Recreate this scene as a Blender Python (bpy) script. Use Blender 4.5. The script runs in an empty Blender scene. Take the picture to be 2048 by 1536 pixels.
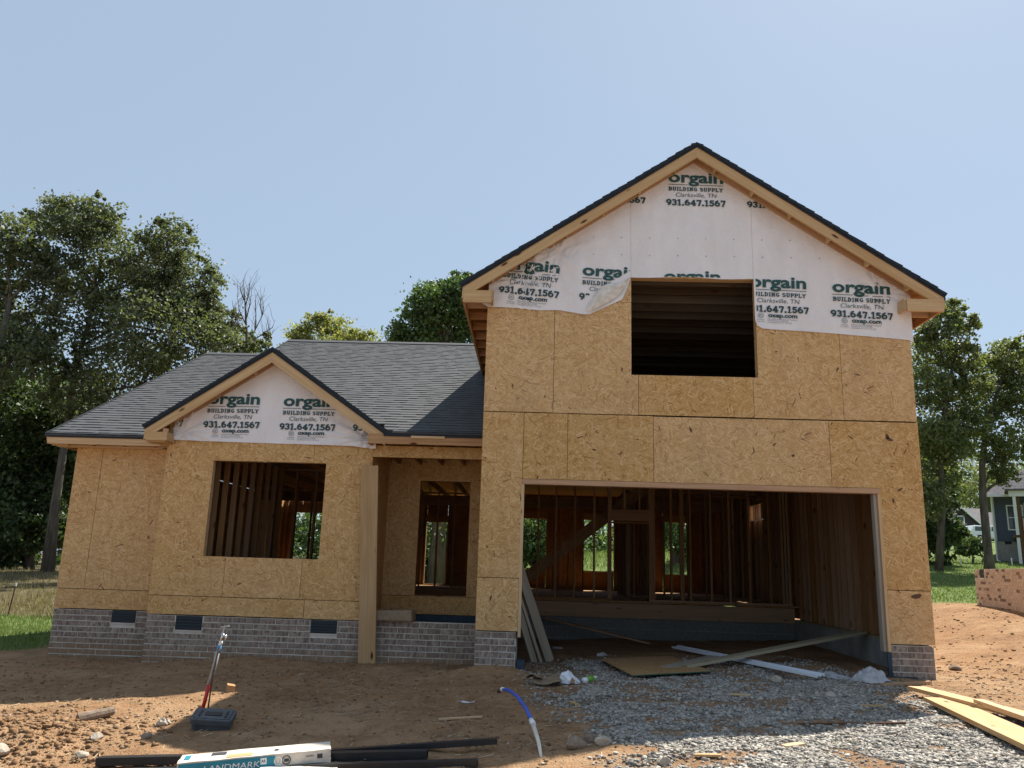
import bpy, bmesh, math, random
import numpy as np
from mathutils import Vector, Matrix

RND = random.Random(7)
rng = np.random.default_rng(11)
scene = bpy.context.scene
COL = scene.collection
rad = math.radians

# ------------------------------------------------------------------ camera
def cam_basis(yaw, pitch, roll):
    f = Vector((math.sin(yaw)*math.cos(pitch), math.cos(yaw)*math.cos(pitch), math.sin(pitch)))
    r = f.cross(Vector((0, 0, 1))).normalized(); u = r.cross(f)
    return math.cos(roll)*r+math.sin(roll)*u, -math.sin(roll)*r+math.cos(roll)*u, f
cr, cu, cf = cam_basis(-0.0325, 0.2231, 0.0308)
CAM = Vector((0.752, -11.149, 0.838))
cd = bpy.data.cameras.new('camera'); cam = bpy.data.objects.new('camera', cd); COL.objects.link(cam)
cd.sensor_width = 36; cd.sensor_fit = 'HORIZONTAL'; cd.lens = 1610/2048*36
cd.clip_start = 0.1; cd.clip_end = 2000
cam.matrix_world = Matrix(((cr.x, cu.x, -cf.x, CAM.x), (cr.y, cu.y, -cf.y, CAM.y), (cr.z, cu.z, -cf.z, CAM.z), (0, 0, 0, 1)))
scene.camera = cam

# ------------------------------------------------------------------ sky, sun, exposure
SUN_EL, SUN_AZ = rad(53.4), rad(33.5)
world = bpy.data.worlds.new('World'); scene.world = world; world.use_nodes = True
wn = world.node_tree; bg = wn.nodes['Background']
sky = wn.nodes.new('ShaderNodeTexSky'); sky.sky_type = 'NISHITA'; sky.sun_disc = False
sky.sun_elevation = SUN_EL; sky.sun_rotation = SUN_AZ
sky.air_density = 1.0; sky.dust_density = 0.8; sky.ozone_density = 2.0; sky.altitude = 100
# thin high haze: the clear sky evened out all round with a pale milky blue
hz = wn.nodes.new('ShaderNodeMixRGB'); hz.inputs[0].default_value = 0.80; hz.inputs[2].default_value = (2.35, 2.95, 3.68, 1)
wn.links.new(sky.outputs[0], hz.inputs[1]); wn.links.new(hz.outputs[0], bg.inputs[0]); bg.inputs[1].default_value = 0.10
sd = bpy.data.lights.new('sun', 'SUN'); sun = bpy.data.objects.new('sun', sd); COL.objects.link(sun)
sd.energy = 5.0; sd.angle = rad(0.6); sd.color = (1.0, 0.93, 0.82)
SUN = Vector((math.sin(SUN_AZ)*math.cos(SUN_EL), math.cos(SUN_AZ)*math.cos(SUN_EL), math.sin(SUN_EL)))
sun.rotation_euler = SUN.to_track_quat('Z', 'Y').to_euler(); sun.location = SUN*60
vs = scene.view_settings
vs.view_transform = 'Standard'; vs.look = 'None'; vs.gamma = 1.0; vs.use_curve_mapping = False
vs.exposure = 0.92
scene.cycles.max_bounces = 8; scene.cycles.diffuse_bounces = 5; scene.cycles.transmission_bounces = 4
scene.cycles.use_denoising = True

# ------------------------------------------------------------------ node helpers
class NT:
    def __init__(s, name):
        s.m = bpy.data.materials.new(name); s.m.use_nodes = True; s.t = s.m.node_tree
        s.t.nodes.clear(); s.out = s.n('OutputMaterial')
        s.p = s.n('BsdfPrincipled'); s.l(s.p.outputs[0], s.out.inputs[0])
        s.p.inputs['Roughness'].default_value = 0.8; s.p.inputs['Specular IOR Level'].default_value = 0.25
    def n(s, typ, **k):
        nd = s.t.nodes.new('ShaderNode'+typ)
        for a, b in k.items(): setattr(nd, a, b)
        return nd
    def l(s, a, b): s.t.links.new(a, b)
    def put(s, sock, v):
        if hasattr(v, 'is_linked') or isinstance(v, bpy.types.NodeSocket): s.l(v, sock)
        else: sock.default_value = v
    def math(s, op, a, b=0.0, c=None):
        nd = s.n('Math', operation=op); s.put(nd.inputs[0], a); s.put(nd.inputs[1], b)
        if c is not None: s.put(nd.inputs[2], c)
        return nd.outputs[0]
    def vmath(s, op, a, b=(0, 0, 0)):
        nd = s.n('VectorMath', operation=op); s.put(nd.inputs[0], a); s.put(nd.inputs[1], b); return nd.outputs[0]
    def noise(s, vec, scale, detail=2.0, rough=0.5, dim='3D'):
        nd = s.n('TexNoise', noise_dimensions=dim); s.put(nd.inputs['Vector'], vec)
        nd.inputs['Scale'].default_value = scale; nd.inputs['Detail'].default_value = detail; nd.inputs['Roughness'].default_value = rough
        return nd.outputs[0]
    def ramp(s, fac, stops, interp='LINEAR'):
        nd = s.n('ValToRGB'); s.put(nd.inputs[0], fac); e = nd.color_ramp.elements; nd.color_ramp.interpolation = interp
        while len(e) < len(stops): e.new(0.5)
        for i, (p, c) in enumerate(stops):
            e[i].position = p; e[i].color = (c[0], c[1], c[2], 1) if len(c) == 3 else c
        return nd.outputs[0]
    def mix(s, f, a, b, mode='MIX'):
        nd = s.n('MixRGB', blend_type=mode); s.put(nd.inputs[0], f)
        for i, v in ((1, a), (2, b)):
            if isinstance(v, tuple) and len(v) == 3: v = (*v, 1)
            s.put(nd.inputs[i], v)
        return nd.outputs[0]
    def map(s, v, a, b, c=0.0, d=1.0):
        nd = s.n('MapRange'); s.put(nd.inputs[0], v)
        for i, x in enumerate((a, b, c, d)): nd.inputs[i+1].default_value = x
        return nd.outputs[0]
    def scale(s, vec, xyz):
        nd = s.n('Mapping'); s.put(nd.inputs[0], vec); nd.inputs['Scale'].default_value = xyz; return nd.outputs[0]
    def obj(s, off=50.0):
        tc = s.n('TexCoord'); oi = s.n('ObjectInfo')
        m = s.math('MULTIPLY', oi.outputs['Random'], off)
        cmb = s.n('CombineXYZ'); s.l(m, cmb.inputs[0]); s.l(s.math('MULTIPLY', m, 1.7), cmb.inputs[1]); s.l(s.math('MULTIPLY', m, 0.6), cmb.inputs[2])
        s.rnd = oi.outputs['Random']
        return s.vmath('ADD', tc.outputs['Object'], cmb.outputs[0])
    def geo(s):
        g = s.n('NewGeometry'); s.isl = g.outputs['Random Per Island']; return g.outputs['Position']
    def col(s, c): s.put(s.p.inputs['Base Color'], (*c, 1) if isinstance(c, tuple) and len(c) == 3 else c); return s
    def rough(s, v, spec=None):
        s.put(s.p.inputs['Roughness'], v)
        if spec is not None: s.p.inputs['Specular IOR Level'].default_value = spec
        return s
    def bump(s, h, strength=0.3, dist=0.01):
        b = s.n('Bump'); b.inputs['Strength'].default_value = strength; b.inputs['Distance'].default_value = dist
        s.l(h, b.inputs['Height']); s.l(b.outputs[0], s.p.inputs['Normal']); return s

def osb_mat(name, axes, tint=(1, 1, 1), wear=0.0):
    t = NT(name); P = t.obj(40)
    sp = t.n('SeparateXYZ'); t.l(P, sp.inputs[0]); cb = t.n('CombineXYZ')
    t.l(sp.outputs['XYZ'.index(axes[0])], cb.inputs[0]); t.l(sp.outputs['XYZ'.index(axes[1])], cb.inputs[1])
    V = cb.outputs[0]
    wob = t.n('TexNoise', noise_dimensions='2D'); t.l(V, wob.inputs['Vector']); wob.inputs['Scale'].default_value = 6
    Vw = t.vmath('ADD', V, t.vmath('MULTIPLY', t.vmath('SUBTRACT', wob.outputs['Color'], (.5, .5, .5)), (.03, .03, 0)))
    pr = val = None      # strands: long cells laid at several angles, the topmost one showing
    for i, (ang, sx, sy) in enumerate(((8, 9, 68), (47, 11, 78), (83, 9.5, 60), (121, 10, 72), (158, 8, 66), (30, 13, 95))):
        ro = t.n('VectorRotate', rotation_type='Z_AXIS'); t.l(Vw, ro.inputs['Vector']); ro.inputs['Angle'].default_value = rad(ang)
        vo = t.n('TexVoronoi', voronoi_dimensions='2D'); vo.inputs['Scale'].default_value = 1
        t.l(t.vmath('ADD', t.scale(ro.outputs[0], (sx, sy, 1)), (i*13.7, i*5.1, 0)), vo.inputs['Vector'])
        c = t.n('SeparateXYZ'); t.l(vo.outputs['Color'], c.inputs[0])
        if pr is None: pr, val = c.outputs[0], c.outputs[1]
        else:
            gt = t.math('GREATER_THAN', c.outputs[0], pr)
            val = t.math('ADD', t.math('MULTIPLY', val, t.math('SUBTRACT', 1.0, gt)), t.math('MULTIPLY', c.outputs[1], gt)); pr = t.math('MAXIMUM', pr, c.outputs[0])
    v = t.math('ADD', t.math('MULTIPLY', val, .72), t.math('MULTIPLY', t.noise(V, 70, 3, .6, '2D'), .28))
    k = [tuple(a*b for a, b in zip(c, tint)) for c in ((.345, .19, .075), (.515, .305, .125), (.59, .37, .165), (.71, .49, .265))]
    col = t.ramp(v, [(.10, k[0]), (.27, k[1]), (.62, k[2]), (.88, k[3])])
    # grey-brown broad mottling and the odd dark bark flake
    big = t.noise(V, 1.3, 3, .6, '2D')
    col = t.mix(t.map(big, .35, .7, 0, .30), col, (.40, .26, .13), 'MULTIPLY') if wear else t.mix(t.map(big, .4, .7, 0, .12), col, (.62, .47, .30))
    col = t.mix(t.math('MULTIPLY', t.math('GREATER_THAN', val, .988), t.map(t.noise(V, 5, 1), .40, .55)), col, (.13, .06, .032))
    stain = t.noise(t.scale(V, (1.0, .35, 1)), 2.2, 4, .65)
    col = t.mix(t.map(stain, .52, .75, 0, .35), col, (.36, .22, .105))
    hue = t.map(t.rnd, 0, 1, .90, 1.08)
    col = t.mix(1.0, col, t.ramp(hue, [(.0, (.0, .0, .0)), (1, (1, 1, 1))]), 'MULTIPLY') if False else col
    bc = t.n('BrightContrast'); t.l(col, bc.inputs[0]); t.l(t.map(t.rnd, 0, 1, -.035, .015), bc.inputs[1])
    t.col(bc.outputs[0]).rough(.82, .2).bump(v, .2, .003)
    return t.m

def lumber_mat(name, light, dark, knots=.85):
    t = NT(name); P = t.obj(80)
    g = t.noise(t.scale(P, (1.2, 34, 34)), 1.0, 3, .6)
    w = t.noise(t.scale(P, (.5, 7, 7)), 1.0, 2, .5)
    mid = tuple((a+b)/2 for a, b in zip(light, dark))
    col = t.ramp(t.math('ADD', t.math('MULTIPLY', g, .65), t.math('MULTIPLY', w, .35)), [(.30, dark), (.50, mid), (.66, light)])
    vo = t.n('TexVoronoi'); vo.inputs['Scale'].default_value = 1.0
    t.l(t.scale(P, (2.1, 6.5, 6.5)), vo.inputs['Vector'])
    kn = t.map(vo.outputs['Distance'], .07, .16, 1, 0)
    pick = t.n('SeparateXYZ'); t.l(vo.outputs['Color'], pick.inputs[0])
    kn = t.math('MULTIPLY', kn, t.math('GREATER_THAN', pick.outputs[0], 1-knots))
    col = t.mix(kn, col, (.10, .045, .022))
    bc = t.n('BrightContrast'); t.l(col, bc.inputs[0]); t.l(t.map(t.rnd, 0, 1, -.05, .05), bc.inputs[1])
    t.col(bc.outputs[0]).rough(.75, .25).bump(g, .2, .002)
    return t.m

M = {}
M['osb'] = osb_mat('osb_facade', 'XZ')
M['osb_side'] = osb_mat('osb_side', 'YZ', (.9, .82, .72))
M['osb_back_shaded'] = osb_mat('osb_back_shaded', 'XZ', (.50, .34, .26))  # facade board tinted darker and redder, interior shade put into its colour
M['osb_flat'] = osb_mat('osb_flat', 'XY', (.62, .56, .50))
M['osb_deck'] = osb_mat('osb_roof_deck', 'XY', (.95, .80, .66))
M['lumber'] = lumber_mat('spruce_lumber', (.62, .44, .25), (.46, .28, .13))
M['lumber_pink'] = lumber_mat('douglas_lumber', (.52, .33, .19), (.36, .19, .095))
M['lumber_shaded'] = lumber_mat('shaded_lumber', (.36, .215, .115), (.23, .12, .058))  # spruce with a darkened colour that imitates the dimness indoors
M['lumber_loft_shade'] = lumber_mat('shaded_loft_lumber', (.15, .115, .09), (.085, .062, .048))  # loft framing colour darkened further, standing in for the shade up there
M['lumber_grey'] = lumber_mat('weathered_lumber', (.40, .35, .28), (.26, .22, .17), .2)
M['lumber_post'] = lumber_mat('post_lumber', (.52, .36, .21), (.38, .235, .12), .7)
M['treated'] = lumber_mat('treated_lumber', (.36, .32, .22), (.24, .20, .12), .3)

t = NT('house_wrap'); P = t.geo()
n1 = t.noise(t.scale(P, (3, 3, 1.2)), 1.0, 3, .6); n2 = t.noise(P, 160, 1)
t.col(t.ramp(n1, [(.3, (.74, .70, .695)), (.7, (.83, .80, .805))])).rough(.55, .3).bump(t.math('ADD', t.noise(P, 7, 4, .65), t.math('MULTIPLY', n2, .05)), .7, .03)
M['wrap'] = t.m
t = NT('house_wrap_reverse'); P = t.geo()
t.col(t.ramp(t.noise(P, 14, 3), [(.35, (.58, .53, .47)), (.65, (.74, .70, .64))])).rough(.6)
M['wrap_back'] = t.m
def flat(name, c, rough=.6, spec=.3, var=0.12, sc=18, metal=0.0):
    t = NT(name); P = t.geo(); n = t.noise(P, sc, 4, .6)
    t.col(t.ramp(n, [(.3, tuple(x*(1-var) for x in c)), (.7, tuple(min(1, x*(1+var)) for x in c))])).rough(rough, spec)
    t.p.inputs['Metallic'].default_value = metal
    M[name] = t.m; return t
flat('print_green', (.03, .092, .092), .7); flat('print_slate', (.035, .075, .085), .7); flat('print_grey', (.22, .25, .27), .7)
t = NT('shingle'); P = t.obj(30)
g = t.n('NewGeometry'); isl = g.outputs['Random Per Island']
r = t.math('FRACT', t.math('ADD', t.math('MULTIPLY', t.rnd, 7.3), t.math('MULTIPLY', isl, 3.7)))
c = t.ramp(r, [(0, (.062, .067, .073)), (.5, (.068, .073, .079)), (1, (.078, .082, .088))])
c = t.mix(t.map(t.noise(P, 150, 2, .7), .35, .7, 0, .4), c, (.13, .135, .14))
c = t.mix(t.map(t.noise(g.outputs['Position'], .8, 3), .4, .7, 0, .35), c, (.07, .075, .085))
t.col(c).rough(.9, .25).bump(t.noise(P, 240, 2), .4, .003); M['shingle'] = t.m
flat('roof_edge', (.018, .024, .032), .75, .3, .3)
t = NT('brick'); P = t.obj(60)
c = t.ramp(t.math('FRACT', t.math('MULTIPLY', t.rnd, 5.1)), [(0, (.26, .205, .168)), (.5, (.31, .25, .205)), (1, (.36, .295, .245))])
n = t.noise(t.scale(P, (26, 26, 11)), 1, 3, .6)
c = t.mix(t.map(n, .42, .62), c, (.155, .118, .098)); c = t.mix(t.map(t.noise(P, 9, 3), .5, .72, 0, .2), c, (.30, .265, .24))
gz_ = t.n('SeparateXYZ'); gp = t.n('NewGeometry'); t.l(gp.outputs['Position'], gz_.inputs[0]); sp_ = t.math('ADD', gz_.outputs[2], t.math('MULTIPLY', t.noise(gp.outputs['Position'], 5, 4, .7), .35)); c = t.mix(t.map(sp_, -.42, -.20, .75, 0), c, (.26, .165, .095))
t.col(c).rough(.9, .15).bump(t.noise(P, 70, 3), .5, .004); M['brick'] = t.m
t = NT('mortar'); P = t.geo(); n = t.noise(P, 4, 4, .65); n2 = t.noise(P, 60, 3)
c = t.ramp(n, [(.3, (.48, .43, .38)), (.6, (.62, .57, .51)), (.8, (.68, .63, .57))])
t.col(c).rough(.95, .1).bump(n2, .5, .004); M['mortar'] = t.m
t = NT('concrete'); P = t.geo(); n = t.noise(P, 2.2, 5, .6)
t.col(t.ramp(n, [(.3, (.20, .20, .195)), (.7, (.33, .325, .31))])).rough(.9, .15).bump(t.noise(P, 40, 3), .3, .004); M['concrete'] = t.m
flat('block', (.17, .17, .165), .95, .1, .25, 30)
flat('membrane', (.022, .045, .075), .55, .35, .3); flat('vent_black', (.012, .018, .024), .5)
flat('black_plastic', (.014, .015, .017), .42, .5, .25); flat('box_plastic', (.075, .085, .095), .5, .4, .3, 9)
flat('white_metal', (.72, .76, .82), .4, .5, .06); flat('white_plastic', (.78, .79, .80), .4, .5, .05)
flat('bag_white', (.72, .74, .78), .45, .4, .08); flat('tarp_grey', (.42, .42, .43), .55, .4, .18)
flat('blue_pipe', (.03, .10, .52), .4, .5, .12); flat('red_pipe', (.48, .018, .018), .45, .5, .2); flat('blue_band', (.06, .26, .48), .45, .5, .1)
flat('galvanised', (.32, .32, .31), .5, .5, .3, 40); flat('steel', (.62, .62, .62), .25, .5, .15, 30, .9); flat('rust', (.13, .07, .045), .9, .2, .4, 50)
flat('cardboard', (.24, .18, .12), .9, .1, .2); flat('green_plastic', (.16, .38, .05), .4, .4, .2)
flat('package', (.66, .60, .51), .6, .3, .14, 10); flat('teal', (.02, .23, .32), .5, .4, .12); flat('pack_print', (.83, .85, .82), .6); flat('ink', (.05, .05, .06), .6)
flat('siding', (.085, .105, .14), .6, .3, .08); flat('white_trim', (.78, .78, .76), .5, .3, .05); flat('grey_shingle', (.15, .142, .15), .95, .1, .35, 5)
flat('brown_deck', (.13, .068, .035), .8, .2, .3); flat('dark_siding', (.05, .042, .048), .7, .3, .15); flat('grey_brick', (.36, .34, .33), .9, .1, .2, 8)
flat('car_white', (.80, .82, .84), .2, .6, .02); flat('tyre', (.02, .02, .02), .8); flat('blue_cloth', (.015, .05, .30), .7, .2, .3)
flat('wood_pole', (.24, .22, .20), .9, .1, .2); flat('dark_room', (.03, .035, .04), .6)
t = NT('glass_dark'); t.col((.06, .075, .08)).rough(.08, .6); M['glass'] = t.m
flat('bounce_paving', (.30, .295, .285), .95, .1, .2, 3); flat('added_kerb', (.42, .41, .39), .9, .1, .12, 4)
t = NT('pink_brick'); t.geo(); t.obj(10)
t.col(t.ramp(t.math('FRACT', t.math('MULTIPLY', t.rnd, 9.7)), [(0, (.50, .41, .36)), (.45, (.55, .465, .42)), (.84, (.60, .525, .485)), (.88, (.24, .18, .165)), (1, (.19, .15, .135))])).rough(.92, .1); M['pink_brick'] = t.m
flat('pink_mortar', (.78, .73, .68), .95, .1, .1)
t = NT('bark'); P = t.geo()
t.col(t.ramp(t.noise(t.scale(P, (9, 9, 1.6)), 1, 4, .65), [(.3, (.055, .046, .038)), (.7, (.17, .15, .125))])).rough(.95, .1).bump(t.noise(t.scale(P, (14, 14, 2)), 1, 3), .6, .03); M['bark'] = t.m
def leaf_mat(name, a, b, c, trans=.35):
    t = NT(name); P = t.geo(); r = t.isl
    n = t.noise(P, .55, 2)
    col = t.ramp(t.math('ADD', t.math('MULTIPLY', r, .6), t.math('MULTIPLY', n, .4)), [(.2, a), (.5, b), (.8, c)])
    t.col(col).rough(.55, .35)
    tr = t.n('BsdfTranslucent'); t.l(t.mix(1.0, col, (1.25, 1.35, .55), 'MULTIPLY'), tr.inputs[0])
    mx = t.n('MixShader'); mx.inputs[0].default_value = trans
    t.l(t.p.outputs[0], mx.inputs[1]); t.l(tr.outputs[0], mx.inputs[2]); t.l(mx.outputs[0], t.out.inputs[0])
    M[name] = t.m
leaf_mat('leaf_oak', (.080, .100, .062), (.118, .140, .082), (.19, .205, .13), .40)
leaf_mat('leaf_dark', (.040, .070, .030), (.062, .098, .040), (.10, .135, .055), .32)
leaf_mat('leaf_pale', (.17, .19, .075), (.26, .27, .11), (.36, .35, .15), .45)
leaf_mat('leaf_maple', (.055, .10, .040), (.082, .135, .052), (.12, .175, .07), .36)
leaf_mat('leaf_right', (.095, .118, .055), (.14, .165, .075), (.22, .23, .115), .44)
leaf_mat('blade', (.085, .135, .04), (.13, .19, .06), (.20, .235, .09), .30)
leaf_mat('blade_dry', (.15, .13, .07), (.24, .20, .11), (.32, .27, .16), .25)
t = NT('stone_gravel'); t.geo()
t.col(t.ramp(t.isl, [(0, (.17, .155, .135)), (.35, (.27, .25, .22)), (.75, (.37, .345, .305)), (1, (.50, .465, .415))])).rough(.9, .2); M['gravel'] = t.m
t = NT('clod'); P = t.geo()
t.col(t.mix(t.map(t.noise(P, 40, 3), .3, .7), t.ramp(t.isl, [(0, (.15, .09, .05)), (.5, (.23, .15, .09)), (.8, (.34, .25, .17)), (1, (.52, .44, .35))]), (.22, .145, .088))).rough(.95, .1); M['clod'] = t.m
t = NT('clod_soil'); P = t.geo()
t.col(t.mix(t.map(t.noise(P, 30, 3), .3, .7), t.ramp(t.isl, [(0, (.17, .095, .048)), (.8, (.27, .17, .095)), (1, (.36, .26, .17))]), (.22, .135, .075))).rough(.95, .1); M['clod_soil'] = t.m
t = NT('rock'); P = t.geo()
t.col(t.ramp(t.noise(P, 14, 5, .65), [(.3, (.15, .115, .085)), (.6, (.26, .20, .15)), (.8, (.38, .32, .26))])).rough(.9, .2).bump(t.noise(P, 40, 4), .6, .01); M['rock'] = t.m
t = NT('pale_rock'); P = t.geo()
t.col(t.ramp(t.noise(P, 12, 5, .65), [(.3, (.28, .235, .18)), (.7, (.48, .43, .36))])).rough(.9, .2).bump(t.noise(P, 40, 4), .6, .01); M['pale_rock'] = t.m
t = NT('sliver'); t.geo(); t.col(t.ramp(t.isl, [(0, (.20, .14, .085)), (1, (.46, .36, .24))])).rough(.9, .1); M['sliver'] = t.m

# ------------------------------------------------------------------ object helpers
W = {}
def link(o, parent, mw):
    COL.objects.link(o); W[o] = mw
    if parent is None: o.matrix_basis = mw
    else:
        o.parent = parent; o.matrix_parent_inverse = W[parent].inverted(); o.matrix_basis = mw
    return o
def thing(name, label, cat, loc=(0, 0, 0), group=None):
    o = bpy.data.objects.new(name, None); o.empty_display_size = .2
    link(o, None, Matrix.Translation(loc)); o['label'] = label; o['category'] = cat
    if group: o['group'] = group
    return o
def tag(o, label=None, cat=None, group=None, kind=None):
    if label: o['label'] = label
    if cat: o['category'] = cat
    if group: o['group'] = group
    if kind: o['kind'] = kind
    return o
def mesh_np(name, v, f, smooth=False):
    v = np.asarray(v, np.float32); f = np.asarray(f, np.int32); k = f.shape[1]
    me = bpy.data.meshes.new(name); me.vertices.add(len(v)); me.vertices.foreach_set('co', v.ravel())
    me.loops.add(f.size); me.loops.foreach_set('vertex_index', f.ravel())
    me.polygons.add(len(f)); me.polygons.foreach_set('loop_start', np.arange(0, f.size, k, dtype=np.int32))
    if smooth: me.polygons.foreach_set('use_smooth', np.ones(len(f), bool))
    me.update(calc_edges=True); me.validate(); return me
def put_mesh(name, me, mat, parent=None, mw=None):
    if mat and not me.materials: me.materials.append(M[mat] if isinstance(mat, str) else mat)
    return link(bpy.data.objects.new(name, me), parent, mw or Matrix.Identity(4))
BOXF = [(0, 3, 2, 1), (4, 5, 6, 7), (0, 1, 5, 4), (1, 2, 6, 5), (2, 3, 7, 6), (3, 0, 4, 7)]
class MB:
    def __init__(s): s.v = []; s.f = []
    def add(s, vs, fs):
        k = len(s.v); s.v += [tuple(p) for p in vs]; s.f += [tuple(i+k for i in f) for f in fs]; return s
    def box(s, x0, x1, y0, y1, z0, z1):
        return s.add([(x0, y0, z0), (x1, y0, z0), (x1, y1, z0), (x0, y1, z0), (x0, y0, z1), (x1, y0, z1), (x1, y1, z1), (x0, y1, z1)], BOXF)
    def prism(s, pts, axis, a, b):
        # pts: 2D outline; axis 'y' -> (x,z), 'x' -> (y,z), 'z' -> (x,y)
        def up(p, q): return {'y': (p[0], q, p[1]), 'x': (q, p[0], p[1]), 'z': (p[0], p[1], q)}[axis]
        n = len(pts); area = sum(pts[i][0]*pts[(i+1) % n][1]-pts[(i+1) % n][0]*pts[i][1] for i in range(n))
        if area < 0: pts = pts[::-1]
        vs = [up(p, a) for p in pts]+[up(p, b) for p in pts]
        fs = [tuple(range(n)), tuple(range(2*n-1, n-1, -1))]+[(i, i+n, (i+1) % n+n, (i+1) % n) for i in range(n)]
        if axis in 'xz': fs = [f[::-1] for f in fs]
        return s.add(vs, fs)
    def tube(s, pts, rs, n=8, cap=True):
        pts = [Vector(p) for p in pts]; k = len(s.v)
        for i, p in enumerate(pts):
            d = (pts[min(i+1, len(pts)-1)]-pts[max(i-1, 0)]).normalized()
            a = d.cross(Vector((0, 0, 1)) if abs(d.z) < .9 else Vector((1, 0, 0))).normalized(); b = d.cross(a)
            r = rs[i] if hasattr(rs, '__len__') else rs
            for j in range(n):
                t_ = 2*math.pi*j/n; q = p+r*(math.cos(t_)*a+math.sin(t_)*b); s.v.append(tuple(q))
        for i in range(len(pts)-1):
            for j in range(n):
                s.f.append((k+i*n+j, k+i*n+(j+1) % n, k+(i+1)*n+(j+1) % n, k+(i+1)*n+j))
        if cap:
            s.f.append(tuple(k+j for j in range(n))[::-1]); s.f.append(tuple(k+(len(pts)-1)*n+j for j in range(n)))
        return s
    def build(s, name, mat, parent=None, smooth=False, recalc=True):
        v = np.array(s.v); c = (v.min(0)+v.max(0))/2
        me = bpy.data.meshes.new(name); me.from_pydata([tuple(p) for p in v-c], [], s.f)
        if recalc:
            bm = bmesh.new(); bm.from_mesh(me); bmesh.ops.recalc_face_normals(bm, faces=bm.faces); bm.to_mesh(me); bm.free()
        if smooth: me.polygons.foreach_set('use_smooth', [True]*len(me.polygons))
        return put_mesh(name, me, mat, parent, Matrix.Translation(c))
def box(name, x0, x1, y0, y1, z0, z1, mat, parent): return MB().box(x0, x1, y0, y1, z0, z1).build(name, mat, parent, recalc=False)
_bc = {}
def beam(name, p0, p1, w, h, mat, parent=None, up=(0, 0, 1)):
    p0, p1 = Vector(p0), Vector(p1); d = p1-p0; L = d.length; x = d.normalized(); up = Vector(up)
    if abs(x.dot(up.normalized())) > .98: up = Vector((0, 1, 0))
    y = up.cross(x).normalized(); z = x.cross(y)
    key = (round(L, 2), w, h, mat)
    if key not in _bc:
        mb = MB().box(-L/2, L/2, -w/2, w/2, -h/2, h/2); me = bpy.data.meshes.new(name); me.from_pydata(mb.v, [], mb.f); me.materials.append(M[mat]); _bc[key] = me
    c = (p0+p1)/2
    mw = Matrix(((x.x, y.x, z.x, c.x), (x.y, y.y, z.y, c.y), (x.z, y.z, z.z, c.z), (0, 0, 0, 1)))
    return link(bpy.data.objects.new(name, _bc[key]), parent, mw)
def slope_prism(name, pts, y0, y1, ang, mat, parent):
    # outline in XZ, its grain running along the slope angle ang; extruded from y0 to y1
    c = np.mean(np.array(pts), 0); ca, sa = math.cos(ang), math.sin(ang)
    q = [((p[0]-c[0])*ca+(p[1]-c[1])*sa, -(p[0]-c[0])*sa+(p[1]-c[1])*ca) for p in pts]
    mb = MB().prism(q, 'y', -(y1-y0)/2, (y1-y0)/2)
    me = bpy.data.meshes.new(name); me.from_pydata(mb.v, [], mb.f)
    bm = bmesh.new(); bm.from_mesh(me); bmesh.ops.recalc_face_normals(bm, faces=bm.faces); bm.to_mesh(me); bm.free()
    mw = Matrix(((ca, 0, -sa, c[0]), (0, 1, 0, (y0+y1)/2), (sa, 0, ca, c[1]), (0, 0, 0, 1)))
    return put_mesh(name, me, mat, parent, mw)
def rock_mesh(name, seed, size, mat, sub=2, rough=.28):
    bm = bmesh.new(); bmesh.ops.create_icosphere(bm, subdivisions=sub, radius=1); r = random.Random(seed)
    planes = [(Vector((r.uniform(-1, 1), r.uniform(-1, 1), r.uniform(-1, 1))).normalized(), r.uniform(.55, .9)) for _ in range(7)]
    for v in bm.verts:
        for n, d in planes:
            k = v.co.dot(n)-d
            if k > 0: v.co -= n*k
        v.co *= 1+r.uniform(-rough, rough)*.25
        v.co = Vector((v.co.x*size[0], v.co.y*size[1], v.co.z*size[2]))
    me = bpy.data.meshes.new(name); bm.to_mesh(me); bm.free(); me.materials.append(M[mat]); return me

# ------------------------------------------------------------------ ground shape
def vnoise(x, y, seed=0):
    xi = np.floor(x).astype(np.int64); yi = np.floor(y).astype(np.int64); fx = x-xi; fy = y-yi
    def h(a, b):
        n = (a*374761393+b*668265263+seed*1442695041) & 0x7fffffff
        n = ((n ^ (n >> 13))*1274126177) & 0x7fffffff
        return ((n ^ (n >> 16)) & 0xffff)/65535.0
    fx = fx*fx*(3-2*fx); fy = fy*fy*(3-2*fy)
    return (h(xi, yi)*(1-fx)+h(xi+1, yi)*fx)*(1-fy)+(h(xi, yi+1)*(1-fx)+h(xi+1, yi+1)*fx)*fy
def fbm(x, y, seed=0, o=4):
    s = 0; a = .5
    for i in range(o): s = s+a*vnoise(x*2**i+i*7.3, y*2**i+i*3.1, seed+i); a *= .5
    return s
def sm(a, b, x):
    k = np.clip((x-a)/(b-a), 0, 1); return k*k*(3-2*k)
def gz0(x, y):
    xc = np.clip(x, -8, 6.2); fy = np.clip(-y, 0, 5)/3.7
    z = -.55+.026*xc+fy*(.03*xc-.05)
    z = z+sm(6.3, 11, x)*.68*sm(-4, 3, y)
    z = z+1.75*np.clip((y-9)/26, 0, 3.3)*sm(5, 12, x)
    z = z+.9*sm(6, 22, y)*sm(-5, -9, x)
    z = z+2.2*sm(15, 36, y)*sm(13, 6, x)*sm(-14, -8, x)
    return z
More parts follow.
